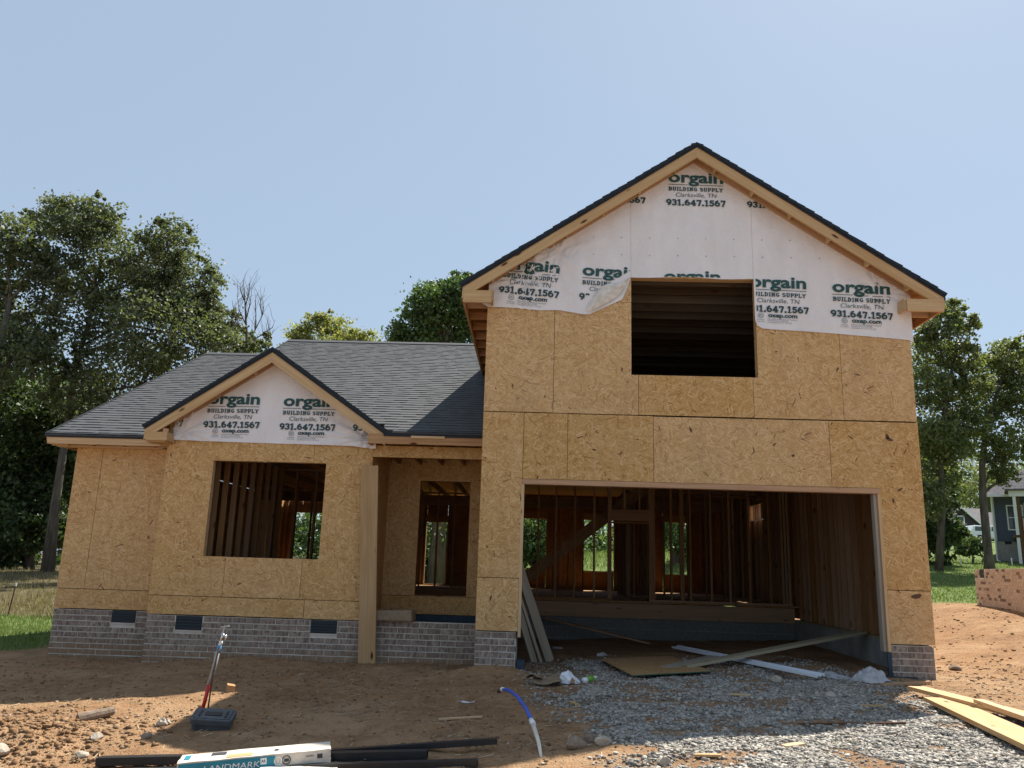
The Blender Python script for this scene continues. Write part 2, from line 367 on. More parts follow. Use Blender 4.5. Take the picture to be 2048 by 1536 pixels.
def gz(x, y):
    x = np.asarray(x, float); y = np.asarray(y, float)
    near = sm(-9, -6, x)*sm(11, 8, x)*sm(-9, -7, y)*sm(10, 7, y)
    z = gz0(x, y)+(fbm(x*.9, y*.9, 3)-.47)*.10*(.35+.65*near)+(fbm(x*5, y*5, 9)-.47)*.05*near+(vnoise(x*13, y*13, 15)-.5)*.014*near
    pile = np.exp(-((x+3.9)/.75)**2-((y+3.9)/.85)**2); z = z+pile*(.10+.16*fbm(x*6, y*6, 21))
    z = z+.14*np.exp(-((x-.2)/.55)**2-((y+.15)/.35)**2)                   # mound against the pier
    z = z+.07*np.exp(-((x+3.4)/1.5)**2-((y-.8)/.35)**2)
    tr = np.exp(-((y+1.9+.25*np.sin(x*.8))/.16)**2)*sm(3.2, 2.0, x)*sm(-3, -2, x); z = z-.05*tr; tr2 = np.exp(-((y+3.3+.35*np.sin(x*.6+1))/.14)**2)*sm(1.6, .6, x)*sm(-2.4, -1.4, x); z = z-.045*tr2+.02*np.exp(-((y+3.05+.35*np.sin(x*.6+1))/.10)**2)*sm(1.6, .6, x)*sm(-2.4, -1.4, x)  # wheel track
    garage = sm(-.1, .2, x)*sm(6, 5.8, x)*sm(.2, 1.0, y)*sm(5.4, 5.0, y); z = z+.02*garage
    return z
def gpt(x, y, dz=0.0): return (x, y, float(gz(x, y))+dz)
def grass_amount(x, y):
    w = (fbm(x*.8, y*.8, 31)-.47)
    r = sm(-.35, .35, (y-9.3)+.9*(x-10.9)*.35+w*2.2)*sm(8.5, 10.0, x+w)
    l = sm(-.3, .4, -(x+6.95)-.45*np.clip(5-y, -9, 3)+w*1.6+.2)*sm(1.6, 2.9, y+w*2)
    b = sm(13.5, 17, y+w*3)
    road = sm(-9.5, -10.5, y)*0
    return np.clip(np.maximum(np.maximum(r, l), b)-road, 0, 1)
def gravel_amount(x, y):
    n = fbm(x*1.1+3, y*1.1, 41, 4)-.47; n2 = fbm(x*2.6, y*2.6, 47, 3)-.44
    left = 1.0+.25*np.clip(-1-y, 0, 4)*.3
    a = sm(left-.25, left+.5, x+n*1.6)*sm(5.1, 4.3, x+.22*np.clip(-y, 0, 5)*-.4+n)*sm(2.2, .7, y+n*2)*sm(-8.5, -6, y)
    bald = sm(.0, .07, n2+.35*n)
    tongue = np.exp(-((x-1.9)/.55)**2-((y+2.1)/.42)**2)
    return np.clip(a*(1-.88*bald)*(1-.85*tongue), 0, 1)

# ------------------------------------------------------------------ ground, added unseen road
def axis_steps(parts): 
    out = []
    for a, b, st in parts: out += list(np.arange(a, b, st))
    return np.array(out+[parts[-1][1]])
gx = axis_steps([(-400, -60, 20), (-60, -14, 2), (-14, -7, .25), (-7, 7.5, .055), (7.5, 14, .2), (14, 40, 1), (40, 90, 4), (90, 420, 22)])
gy = axis_steps([(-60, -13, 4), (-13, -6.5, .3), (-6.5, 2.6, .055), (2.6, 14, .22), (14, 40, 1), (40, 90, 4), (90, 420, 22)])
GX, GY = np.meshgrid(gx, gy); GZ = gz(GX, GY)
GZ = GZ-.25*sm(-12.4, -13.2, GY)*(GZ > -9)
nx, ny = len(gx), len(gy); ii = (np.arange(ny-1)[:, None]*nx+np.arange(nx-1)[None, :]).ravel()
gme = mesh_np('ground', np.stack([GX.ravel(), GY.ravel(), GZ.ravel()], 1), np.stack([ii, ii+1, ii+nx+1, ii+nx], 1), True)
at = gme.color_attributes.new('zone', 'FLOAT_COLOR', 'POINT')
za = np.ones((nx*ny, 4), np.float32); za[:, 0] = grass_amount(GX, GY).ravel(); za[:, 1] = gravel_amount(GX, GY).ravel()
za[:, 2] = (sm(8.2, 9.6, GY)*sm(-5, -9, GX)).ravel()
at.data.foreach_set('color', za.ravel())
t = NT('ground_soil'); P = t.geo()
a = t.n('Attribute', attribute_name='zone'); sp = t.n('SeparateColor'); t.l(a.outputs['Color'], sp.inputs[0])
n1 = t.noise(P, .9, 5, .62); n2 = t.noise(P, 9, 5, .7); n3 = t.noise(P, 55, 3, .6); n4 = t.noise(P, 2.6, 4, .65)
soil = t.ramp(n1, [(.30, (0.240, 0.130, 0.065)), (.50, (0.325, 0.189, 0.098)), (.68, (0.403, 0.260, 0.150))])
soil = t.mix(t.map(n4, .48, .66, 0, .6), soil, (0.189, 0.114, 0.065))
soil = t.mix(t.map(n2, .46, .70, 0, .65), soil, (0.390, 0.267, 0.163))
soil = t.mix(t.map(n2, .28, .42, .55, 0), soil, (0.098, 0.058, 0.034))
soil = t.mix(t.map(n3, .55, .75, 0, .5), soil, (0.494, 0.364, 0.247)); soil = t.mix(t.map(n3, .25, .40, .45, 0), soil, (0.078, 0.047, 0.026))
grv = t.ramp(n3, [(.3, (.08, .075, .07)), (.6, (.19, .18, .17))])
grs = t.ramp(n2, [(.3, (.09, .13, .035)), (.55, (.14, .19, .06)), (.75, (.20, .22, .09))])
dry = t.ramp(n2, [(.3, (.07, .055, .03)), (.6, (.15, .125, .07)), (.8, (.20, .17, .10))])
grs = t.mix(sp.outputs[2], grs, dry)
geo_y = t.n('SeparateXYZ'); t.l(P, geo_y.inputs[0]); soil = t.mix(t.map(geo_y.outputs[1], -7.0, -9.0), soil, (.30, .235, .165)); c = t.mix(sp.outputs[1], soil, grv); c = t.mix(sp.outputs[0], c, grs)  # soil out of view behind the camera made paler to bounce light
t.col(c).rough(.97, .08)
t.bump(t.math('ADD', t.math('MULTIPLY', n2, 1.0), t.math('MULTIPLY', n3, .55)), .95, .05); M['ground'] = t.m
ground = put_mesh('ground', gme, 'ground'); tag(ground, 'bare reddish brown soil with gravel drive and grass beyond', kind='structure')
st = MB().box(-200, 200, -24, -13.3, -1.2, -.62).build('bounce_street', 'bounce_paving'); tag(st, 'pale unseen road added behind the camera to bounce light', kind='structure')  # added out of view as a pale reflector for the facade
kb = MB().box(-200, 200, -13.3, -13.1, -1.2, -.50).build('added_kerb', 'added_kerb'); tag(kb, 'pale concrete edging of the added unseen road', kind='structure')

# ------------------------------------------------------------------ the house
H = thing('house', 'unfinished house clad in tan strand board with printed white wrap in its gables', 'house', (-.3, 0, -.5))
def panel(poly, pos, axis='y', th=.011, mat=None, name='sheathing_panel'):
    g = .0025; c = np.mean(np.array(poly), 0)
    dj = RND.uniform(0, .0025)
    mat = mat or {'y': 'osb', 'x': 'osb_side', 'z': 'osb_flat'}[axis]
    return MB().prism(poly, axis, pos-dj, pos+th-dj).build(name, mat, H)
def rect(x0, x1, z0, z1, g=.003): return [(x0+g, z0+g), (x1-g, z0+g), (x1-g, z1-g), (x0+g, z1-g)]
WX = 6.03; GD0, GD1, GH = .565, 5.452, 2.03; Z1 = 2.962
# garage wing front, lower row
for r_ in ((0, .575, .689, Z1), (.575, 1.191, GH, Z1), (1.191, 2.384, GH, Z1-.004), (2.384, 4.81, GH, Z1-.010)): panel(rect(*r_), 0)
g = .003
panel([(4.81+g, GH+g), (GD1, GH+g), (GD1, .689+g), (WX, .689+g), (WX, Z1-.012), (4.81+g, Z1-.012)], 0)
panel(rect(0, GD0, 0, .686), 0); panel(rect(GD1, WX, .0, .686), 0)
# upper row, with the loft window cut out
UX0, UX1, UZ0, UZ1 = 2.08, 3.865, 3.545, 5.005
panel(rect(0, .978, Z1+.006, 4.62), 0)
panel([(.978+g, Z1+.006), (2.18-g, Z1+.006), (2.18-g, UZ0), (UX0, UZ0), (UX0, 4.62), (.978+g, 4.62)], 0)
panel(rect(2.18, 3.79, Z1+.004, UZ0+.003), 0)
panel([(3.79+g, Z1+.004), (5.03-g, Z1+.004), (5.03-g, 4.62), (UX1, 4.62), (UX1, UZ0), (3.79+g, UZ0)], 0)
panel(rect(5.03, WX, Z1+.003, 4.62), 0)
S8 = 8/12
def big_roof_z(x): return 7.03-S8*abs(x-3.015)
def low(x): return big_roof_z(x)-.10
panel([(0, 4.626), (UX0, 4.626), (UX0, UZ1), (UX1, UZ1), (UX1, 4.626), (WX, 4.626), (WX, low(WX)), (3.015, low(3.015)), (0, low(0))], 0)
# bark-dark flakes and scuffs pressed into the board faces
for x, z, w_, h_, a_ in ((.16, 3.30, .02, .055, .1), (.86, 3.20, .02, .05, .1), (1.36, 2.63, .10, .016, .3), (1.44, 2.66, .015, .10, -.3), (1.56, 2.46, .07, .03, -.1), (4.98, 3.69, .025, .09, -.5), (5.25, 3.62, .09, .02, -.2),
                         (5.62, 2.71, .13, .055, -.3), (5.60, 2.75, .05, .09, .5), (5.72, 2.02, .10, .03, .5), (5.62, 1.86, .035, .09, .1), (5.83, .62, .16, .07, .15), (.19, .42, .03, .10, -.2), (1.93, 2.42, .06, .02, .6), (4.05, 2.60, .09, .018, .7), (4.3, 2.45, .05, .04, .2), (2.9, 2.78, .03, .11, .3)):
    ca, sa = math.cos(a_), math.sin(a_); n_ = 7; rr_ = random.Random(int(x*997))
    pts = [(x+ca*w_/2*math.cos(k*6.283/n_)*rr_.uniform(.6, 1.1)-sa*h_/2*math.sin(k*6.283/n_)*rr_.uniform(.6, 1.1), z+sa*w_/2*math.cos(k*6.283/n_)+ca*h_/2*math.sin(k*6.283/n_)*rr_.uniform(.6, 1.1)) for k in range(n_)]
    MB().prism(pts, 'y', -.0042, .002).build('bark_flake', 'rust', H)
# trim round the garage door opening
box('door_trim', GD0+.002, GD1-.002, -.012, .14, GH-.072, GH-.003, 'lumber_pink', H)
beam('door_trim', (GD0+.020, -.004+.07, -.07), (GD0+.020, .066, GH-.075), .038, .14, 'lumber', H, up=(0, 1, 0))
beam('door_trim', (GD1-.020, .066, -.10), (GD1-.020, .066, GH-.075), .038, .14, 'lumber', H, up=(0, 1, 0))
beam('door_trim', (GD1-.062, .085, -.10), (GD1-.062, .085, GH-.075), .038, .10, 'lumber_grey', H, up=(0, 1, 0))
# loft window rough sill and jacks
box('window_frame', UX0-.04, UX1+.04, .0125, .15, UZ0-.04, UZ0-.002, 'lumber', H); box('window_frame', UX0-.04, UX1+.04, .0125, .15, UZ1+.002, UZ1+.12, 'lumber', H)
box('window_frame', UX0-.04, UX0-.002, .0125, .15, UZ0, UZ1, 'lumber', H); box('window_frame', UX1+.002, UX1+.04, .0125, .15, UZ0, UZ1, 'lumber', H)

# bay
BX0, BX1, BY, BT = -4.96, -1.752, 1.1, 2.62
WB = (-4.21, -2.46, .856, 2.30)
panel(rect(BX0, -1.0+0*BX0-1.0, 0, 0.0), BY) if False else None
panel(rect(BX0, -2.62, .0, .268), BY); panel(rect(-2.62, BX1, -.002, .268), BY)
panel([(BX0, .274), (-3.865, .274), (-3.865, WB[2]), (WB[0], WB[2]), (WB[0], WB[3]), (-3.84, WB[3]), (-3.84, BT), (BX0, BT)], BY)
panel(rect(-3.862, -2.70, .272, WB[2]), BY); panel(rect(-3.838, -2.66, WB[3], BT), BY)
panel([(-2.697, .273), (BX1, .273), (BX1, BT), (-2.657, BT), (-2.657, WB[3]), (WB[1], WB[3]), (WB[1], WB[2]), (-2.697, WB[2])], BY)
BAX = (BX0+BX1)/2-.01
def bay_roof_z(x): return 4.057-.68*abs(x-BAX)
panel([(BX0, BT+.005), (BX1, BT+.005), (BX1, bay_roof_z(BX1)-.10), (BAX, bay_roof_z(BAX)-.10), (BX0, bay_roof_z(BX0)-.10)], BY)
panel([(BY+.013, -.0), (1.7-.002, 0), (1.7-.002, BT), (BY+.013, BT)], BX0, 'x'); panel([(BY+.013, 0), (2.6-.002, 0), (2.6-.002, BT), (BY+.013, BT)], BX1-.011, 'x')
for z0, z1 in ((WB[2]-.04, WB[2]-.002), (WB[3]+.002, WB[3]+.25)): box('window_frame', WB[0]-.04, WB[1]+.04, BY+.0135, BY+.13, z0, z1, 'lumber', H)
for x0 in (WB[0]-.078, WB[0]-.038, WB[1], WB[1]+.04): box('window_frame', x0, x0+.037, BY+.0135, BY+.10, WB[2], WB[3], 'lumber', H)
MB().tube([(-3.42, BY-.012, 2.285), (-3.36, BY-.03, 2.315), (-3.33, BY-.02, 2.33)], .006, 5).build('wood_splinter', 'lumber', H)
# left wing front, setback
LY, LX0 = 1.7, -6.72
panel(rect(LX0, -6.285, .300, 2.60), LY); panel(rect(-6.285, BX0-.012, .300, 2.60), LY); panel(rect(LX0, BX0-.012, .0, .297), LY)
# porch: back wall with the front door opening, side wall, beam
PY = 2.6; DX0, DX1, DZ0, DZ1 = -1.205, -.348, .335, 2.225
panel([(BX1, .322), (DX0, .322), (DX0, DZ1), (-.98, DZ1), (-.98, BT), (BX1, BT)], PY)
panel(rect(-.98, -.22, DZ1, BT), PY); panel([(DX1, .322), (-.012, .322), (-.012, BT), (-.22, BT), (-.22, DZ1), (DX1, DZ1)], PY); panel(rect(BX1, -.012, .03, .317), PY)
panel([(.013, 0), (PY, 0), (PY, 4.9), (.013, 4.9)], 0.0, 'x')
for x0, x1, z0, z1 in ((DX0-.04, DX0, DZ0, DZ1), (DX1, DX1+.04, DZ0, DZ1), (DX0-.04, DX1+.04, DZ1, DZ1+.2), (DX0-.04, DX1+.04, DZ0-.06, DZ0)): box('door_frame', x0, x1, PY+.0125, PY+.14, z0, z1, 'lumber_shaded', H)
box('porch_wall', BX1, -.013, PY+.02, PY+.16, -1.0, .029, 'membrane', H)
panel(rect(BX1+.002, -.012, 2.42, 2.60), BY, name='porch_beam'); box('porch_beam', BX1+.002, -.012, BY+.014, BY+.09, 2.42, 2.60, 'lumber_shaded', H)
for k in range(5): box('ceiling_joist', -1.6+k*.37, -1.562+k*.37, BY+.095, PY-.002, 2.50, 2.62, 'lumber_shaded', H)
# post standing in front of the bay corner
beam('porch_post', (-1.60, .985, -.72), (-1.757, .985, 2.265), .250, .06, 'lumber_post', H, up=(0, 1, 0))
# other outside walls
def wall_openings(x0, x1, z0, z1, holes, pos, axis, mat='osb'):
    xs = sorted({x0, x1, *[h[0] for h in holes], *[h[1] for h in holes]})
    for a_, b_ in zip(xs, xs[1:]):
        hs = sorted([(h[2], h[3]) for h in holes if h[0] <= a_+1e-6 and h[1] >= b_-1e-6]); zz = z0
        for c_, d_ in hs+[(z1, z1)]:
            if c_-zz > .02:
                n_ = max(1, int((b_-a_)/1.25+.5))
                for i in range(n_): panel(rect(a_+(b_-a_)*i/n_, a_+(b_-a_)*(i+1)/n_, zz, c_), pos, axis, mat=mat)
            zz = d_
BK = 12.9
HOLES = [(-6.4, -5.51, .85, 2.22), (-2.41, -1.80, .25, 2.05), (.12, 1.11, .79, 2.236), (2.18, 3.08, .79, 2.24), (4.51, 5.22, .76, 2.236)]
wall_openings(LX0, WX, .0, 2.62, HOLES, BK, 'y', 'osb_back_shaded')
wall_openings(.012, BK, 0, 4.75, [(7.55, 8.46, 2.07, 2.41)], WX-.011, 'x', 'osb_side')
wall_openings(1.713, BK, 0, 2.62, [(4.2, 5.1, .9, 2.2)], LX0, 'x', 'osb_side')
panel([(0, 2.63), (WX, 2.63), (WX, low(WX)), (3.015, low(3.015)), (0, low(0))], BK)
panel([(PY, 2.63), (BK, 2.63), (BK, 4.9), (PY, 4.9)], 0.0, 'x')
panel([(LY+.01, 2.63), (BK-.3, 2.63), (7.04, 2.70+.5*(7.04-1.34)-.07), (LY+.01, 2.79)], LX0, 'x', mat='osb_side')
panel([(2.75, 2.63), (BK-.3, 2.63), (7.04, 5.80), (2.75, 3.62)], BX0-.2, 'x', mat='osb_side')
for hx0, hx1, hz0, hz1 in HOLES:
    for b in ((hx0-.04, hx0, hz0, hz1), (hx1, hx1+.04, hz0, hz1), (hx0-.04, hx1+.04, hz0-.04, hz0), (hx0-.04, hx1+.04, hz1, hz1+.2)): box('window_frame', b[0], b[1], BK-.12, BK-.002, b[2], b[3], 'lumber_shaded', H)
for a_, b_ in ((7.53, 7.55), (8.46, 8.48)): box('window_frame', WX-.12, WX-.013, a_, b_, 2.07, 2.41, 'lumber', H)
box('window_frame', WX-.12, WX-.013, 7.53, 8.48, 2.412, 2.45, 'lumber', H); box('window_frame', WX-.12, WX-.013, 7.98, 8.02, 2.07, 2.408, 'lumber_shaded', H)
# floors and foundations
FZ = .25
box('subfloor', 0.02, WX-.02, 5.22, BK-.002, FZ-.03, FZ, 'osb_flat', H); box('subfloor', LX0+.014, -.002, PY+.17, BK-.002, FZ-.03, FZ, 'osb_flat', H); box('subfloor', BX0+.014, BX1-.014, BY+.135, PY+.168, FZ-.03, FZ, 'osb_flat', H)
box('subfloor', .02, WX-.02, .16, BK-.14, 2.93, 2.955, 'osb_flat', H)
fd = box('foundation_wall', .02, WX-.2, 5.24, 5.40, -1.1, -.075, 'concrete', H)
for r_ in range(3):
    for k in range(15):
        x0 = .03+k*.405-(r_ % 2)*.2; x1 = min(x0+.397, WX-.21); x0 = max(x0, .03)
        if x1-x0 > .05: box('concrete_block', x0, x1, 5.225, 5.238, -.075-(r_+1)*.2+.008, -.083-r_*.2, 'block', fd)
box('foundation_wall', WX-.19, WX-.02, .02, BK, -1.2, -.035, 'concrete', H); box('sill_plate', WX-.19, WX-.02, .155, 5.2, -.033, .004, 'treated', H)
box('foundation_wall', .02, .19, .2, 5.22, -1.2, -.02, 'concrete', H); box('foundation_wall', LX0+.02, .0, BK-.2, BK-.02, -1.2, -.01, 'concrete', H); box('foundation_wall', .002, WX-.2, BK-.2, BK-.02, -1.2, -.01, 'concrete', H)
box('foundation_wall', LX0+.02, LX0+.2, 1.82, BK-.21, -1.2, -.01, 'concrete', H)
box('rim_board', .03, WX-.2, 5.16, 5.20, -.07, FZ-.04, 'lumber_shaded', H)
box('membrane', GD1-.055, GD1-.005, -.01, .012, -.52, -.105, 'membrane', H); box('membrane', GD0+.005, GD0+.10, .0, .20, -.75, -.36, 'membrane', H); box('membrane', GD1-.16, GD1+.30, -.035, .01, -.62, -.40, 'membrane', H)
box('membrane', .02, GD0-.005, .12, .18, -1.0, -.01, 'concrete', H)

# brick skirts: every brick its own piece set in a recessed mortar bed
def brick_mesh(seed):
    r = random.Random(seed); v = []
    for p in [(x, y, z) for z in (-.5, .5) for (x, y) in ((-.5, -.5), (.5, -.5), (.5, .5), (-.5, .5))]:
        v.append((p[0]*.205+r.uniform(-.0025, .0025), p[1]*.09+r.uniform(-.002, .002), p[2]*.070+r.uniform(-.002, .002)))
    me = bpy.data.meshes.new('brick'); me.from_pydata(v, [], BOXF); me.materials.append(M['brick']); return me
BR = [brick_mesh(i) for i in range(8)]
def skirt(x0, x1, y, ztop, rows, vents=(), ret=0.0):
    bed = box('foundation_wall', x0+.003, x1-.003, y+.005, y+.10, ztop-rows*.083-.15, ztop-.001, 'mortar', H)
    for r in range(rows):
        zc = ztop-.006-(r+.5)*.083+.003; x = x0-(.1075 if r % 2 else 0)
        while x < x1-.02:
            a, b = max(x, x0), min(x+.205, x1); x += .2145
            if b-a < .03: continue
            segs = [(a, b)]
            for v0, v1, vz0, vz1 in vents:
                if zc+.036 > vz0 and zc-.036 < vz1:
                    segs = [s_ for (p, q) in segs for s_ in ((p, min(q, v0-.008)), (max(p, v1+.008), q)) if s_[1]-s_[0] > .03]
            for p, q in segs:
                mw = Matrix.Translation(((p+q)/2, y+.045+RND.uniform(-.0016, .0016), zc+RND.uniform(-.0015, .0015))) @ Matrix.Rotation(RND.uniform(-.006, .006), 4, 'Y') @ Matrix.Diagonal(((q-p)/.205, 1, 1, 1))
                link(bpy.data.objects.new('brick', RND.choice(BR)), bed, mw)
    for v0, v1, vz0, vz1 in vents:
        fr = MB().box(v0, v1, y+.0005, y+.004, vz0, vz1).build('crawlspace_vent', 'vent_black', H)
        for k in range(4):
            z = vz0+.012+k*(vz1-vz0-.02)/4
            MB().add([(v0+.006, y-.010, z), (v1-.006, y-.010, z), (v1-.006, y, z+.034), (v0+.006, y, z+.034), (v0+.006, y-.010, z+.006), (v1-.006, y-.010, z+.006), (v1-.006, y, z+.040), (v0+.006, y, z+.040)], BOXF).build('louvre', 'vent_black', fr)
        box('vent_sill', v0-.01, v1+.01, y-.006, y+.03, vz0-.022, vz0-.006, 'mortar', fr)
skirt(LX0+.005, BX0-.02, LY+.012, -.012, 9, [(-5.79, -5.41, -.19, -.014)])
skirt(BX0+.005, BX1-.003, BY+.012, -.012, 9, [(-4.515, -4.12, -.215, -.016), (-2.50, -2.11, -.20, -.016)])
skirt(BX1+.003, -.004, BY+.03, .004, 8)
skirt(.002, GD0-.02, .012, -.012, 7); skirt(GD1+.006, WX-.04, .012, -.012, 5)

# roofs
def gable_trim(xl, xr, xa, zf, yf, yw, slope, lookouts):
    for sgn in (-1, 1):
        xe = xl if sgn < 0 else xr; ang = math.atan(slope)*(1 if sgn < 0 else -1); c = math.cos(math.atan(slope))
        def z(x, d): return zf(x)-d/c
        def band(d0, d1, x0=xe, x1=xa): return [(x0, z(x0, d0)), (x1, z(x1, d0)), (x1, z(x1, d1)), (x0, z(x0, d1))]
        s_ = .02*sgn*-1
        slope_prism('rake_board', band(.072, .205), yf+.01, yf+.048, ang, 'lumber', H)
        slope_prism('drip_edge', band(.004, .072), yf-.006, yf+.012, ang, 'roof_edge', H)
        xw = xe-sgn*.36
        slope_prism('rafter', band(.077, .165, xw), yw-.045, yw-.006, ang, 'lumber_pink', H)
        n = lookouts
        for k in range(n):
            x = xw+(xa-xw)*(k+.12)/(n-.35); w_ = .019*c
            pts = [(x-w_, z(x-w_, .077)), (x+w_, z(x+w_, .077)), (x+w_, z(x+w_, .163)), (x-w_, z(x-w_, .163))]
            slope_prism('lookout', pts, yf+.05, yw-.047, ang, 'lumber', H)
def sloped_deck(xl, xa, zf, y0, y1, slope, name='roof_deck'):
    c = math.cos(math.atan(slope)); ang = math.atan(slope)*(1 if xl < xa else -1)
    pts = [(xl, zf(xl)-.050/c), (xa, zf(xa)-.050/c), (xa, zf(xa)-.072/c), (xl, zf(xl)-.072/c)]
    return slope_prism(name, pts, y0, y1, ang, 'osb_deck', H)
EXL, EXR = -.352, 6.408
gable_trim(EXL, EXR, 3.015, big_roof_z, -.30, 0.0, S8, 6)
H_last = [None]
def edge_dark(o):
    o.data.materials.append(M['roof_edge'])
    for p in o.data.polygons:
        if abs(p.normal.y) > .9 or p.normal.z < .2: p.material_index = 1
def course_roof(xl, xa, zf, y0, y1, slope):
    c = math.cos(math.atan(slope)); L = abs(xa-xl)/c; sg = 1 if xa > xl else -1; n = int(L/.143)+1
    dk = sloped_deck(xl, xa, zf, y0+.013, y1, slope)
    ux, uz = sg*c, math.sin(math.atan(slope)); nxx, nzz = -sg*math.sin(math.atan(slope)), c
    for k in range(n):
        s0 = k*.143-.015; s1 = min(s0+.30, L); jit = RND.uniform(-.012, .012)
        def q(s, h): return (xl+ux*s+nxx*h, zf(xl)-.050/c+uz*s+nzz*h)
        pts = [q(s0+jit, .008), q(s1, .003), q(s1, .038), q(s0+jit, .056+RND.uniform(-.004, .008))]
        edge_dark(slope_prism('shingle_course', pts, y0+RND.uniform(-.012, 0), y1, math.atan(slope)*sg, 'shingle', dk))
course_roof(EXL, 3.015, big_roof_z, -.31, 13.2, S8); course_roof(EXR, 3.015, big_roof_z, -.31, 13.2, S8)
# big-gable eave returns, fascias and tails
ze = big_roof_z(EXL)-.09
for sgn, xe in ((-1, EXL), (1, EXR)):
    a, b = (xe+.02, xe+.42) if sgn < 0 else (xe-.52, xe-.02)
    box('eave_return', a, b, -.295, -.258, ze-.215, ze-.035, 'lumber', H)
    xi = b if sgn < 0 else a
    box('eave_return', xi-.019, xi+.019, -.257, -.022, ze-.175, ze-.01, 'lumber', H)
    box('eave_return', a, b, -.05, -.022, ze-.20, ze-.045, 'lumber_pink', H) if False else None
    xo = xe+.004 if sgn < 0 else xe-.036
    box('fascia', xo, xo+.032, -.257, 13.15, ze-.19, ze-.03, 'lumber_pink', H)
    box('drip_edge', xe-.012 if sgn < 0 else xe-.002, xe+.003 if sgn < 0 else xe+.012, -.3, 13.18, ze-.05, ze+.07, 'roof_edge', H)
    for k in range(24):
        y = .10+k*.55; x0, x1 = (xe+.04, -.002) if sgn < 0 else (WX+.002, xe-.04)
        box('rafter_tail', x0, x1, y, y+.038, ze-.17, ze-.06, 'lumber_pink', H)
# bay gable
BEL, BER = -5.21, -1.525
gable_trim(BEL, BER, BAX, bay_roof_z, .80, BY, .68, 3)
def bay_deck(xl):
    c = math.cos(math.atan(.68)); sg = 1 if xl < BAX else -1; L = abs(BAX-xl)/c; ux, uz = sg*c, math.sin(math.atan(.68)); nxx, nzz = -sg*uz, c
    dk = sloped_deck(xl, BAX, bay_roof_z, .815, 3.35, .68)
    for k in range(int(L/.143)+1):
        s0 = k*.143-.012; s1 = min(s0+.29, L); jit = RND.uniform(-.01, .01)
        def q(s, h): return (xl+ux*s+nxx*h, bay_roof_z(xl)-.050/c+uz*s+nzz*h)
        x_hi = q(s1, 0)[0]; yb = 1.0+(bay_roof_z(q(s0, 0)[0])-2.79)/.5+.25
        H_last[0] = slope_prism('shingle_course', [q(s0+jit, .008), q(s1, .003), q(s1, .038), q(s0+jit, .056+RND.uniform(-.003, .006))], .79+RND.uniform(-.01, 0), max(1.2, yb), math.atan(.68)*sg, 'shingle', dk); edge_dark(H_last[0])
bay_deck(BEL); bay_deck(BER)
zb = bay_roof_z(BEL)-.09
box('eave_return', BEL+.03, BEL+.36, .805, .842, zb-.165, zb-.035, 'lumber', H); box('eave_return', BEL+.322, BEL+.36, .843, BY-.012, zb-.165, zb-.035, 'lumber', H)
box('eave_return', BEL+.03, BEL+.321, .843, BY-.012, zb-.185, zb-.166, 'lumber', H)
box('eave_return', BEL+.28, BEL+.36, .815, .85, zb-.033, zb+.02, 'lumber_pink', H); box('fascia', BEL+.004, BEL+.029, .85, 1.6, zb-.16, zb-.03, 'lumber_pink', H)
box('fascia', BER-.26, -.004, .80, .838, 2.585, 2.735, 'lumber_pink', H); box('drip_edge', BER-.02, -.004, .782, .80, 2.70, 2.778, 'roof_edge', H)
box('fascia', BER-.26, BER-.222, .839, BY-.014, 2.585, 2.70, 'lumber_pink', H); box('nailer_strip', -1.13, -.62, .775, .799, 2.675, 2.712, 'lumber', H)
for k in range(5): box('rafter_tail', -1.5+k*.36, -1.462+k*.36, .839, BY-.002, 2.61, 2.73, 'lumber_shaded', H)
# left wing eave
box('fascia', -7.02, -5.0, 1.35, 1.388, 2.530, 2.655, 'lumber', H); box('drip_edge', -7.05, -5.10, 1.332, 1.349, 2.635, 2.70, 'roof_edge', H)
MB().prism([(-7.02, 2.53), (-6.985, 2.53), (-6.985, 2.65), (-7.02, 2.65)], 'y', 1.39, 12.5).build('fascia', 'lumber_pink', H)
beam('fascia', (-7.03, 1.36, 2.60), (-7.03, 6.98, 5.40), .03, .14, 'lumber', H)
box('soffit_board', -7.0, -5.0, LY-.11, LY-.016, 2.515, 2.55, 'lumber', H); box('soffit_board', -6.985, LX0-.002, 1.42, 1.458, 2.51, 2.545, 'lumber', H)
for k in range(4): box('rafter_tail', -6.9+k*.5, -6.862+k*.5, 1.39, LY-.112, 2.535, 2.645, 'lumber_pink', H)

# low roofs: decks plus shingles, the 300 nearest singly and the rest joined
RIDGE_Y = 7.04
def low_deck(x0, x1, ye, zfun, yb):
    dk = MB().prism([(ye+.01, zfun(ye)-.036), (RIDGE_Y, zfun(RIDGE_Y)-.036), (yb, zfun(2*RIDGE_Y-yb)-.036), (yb, zfun(2*RIDGE_Y-yb)-.058), (RIDGE_Y, zfun(RIDGE_Y)-.058), (ye+.01, zfun(ye)-.058)], 'x', x0, x1).build('roof_deck', 'osb_deck', H)
    return dk
zR = lambda y: 2.785+.5*(y-.79); zL = lambda y: 2.70+.5*(y-1.34)
dR = low_deck(BER-.02, -.003, .79, zR, 13.28); low_deck(-5.15, BER-.022, 2.0, zR, 13.28); dL = low_deck(-7.05, -5.152, 1.34, zL, 12.7)
cs, sn = 2/math.sqrt(5), 1/math.sqrt(5)
cand = []
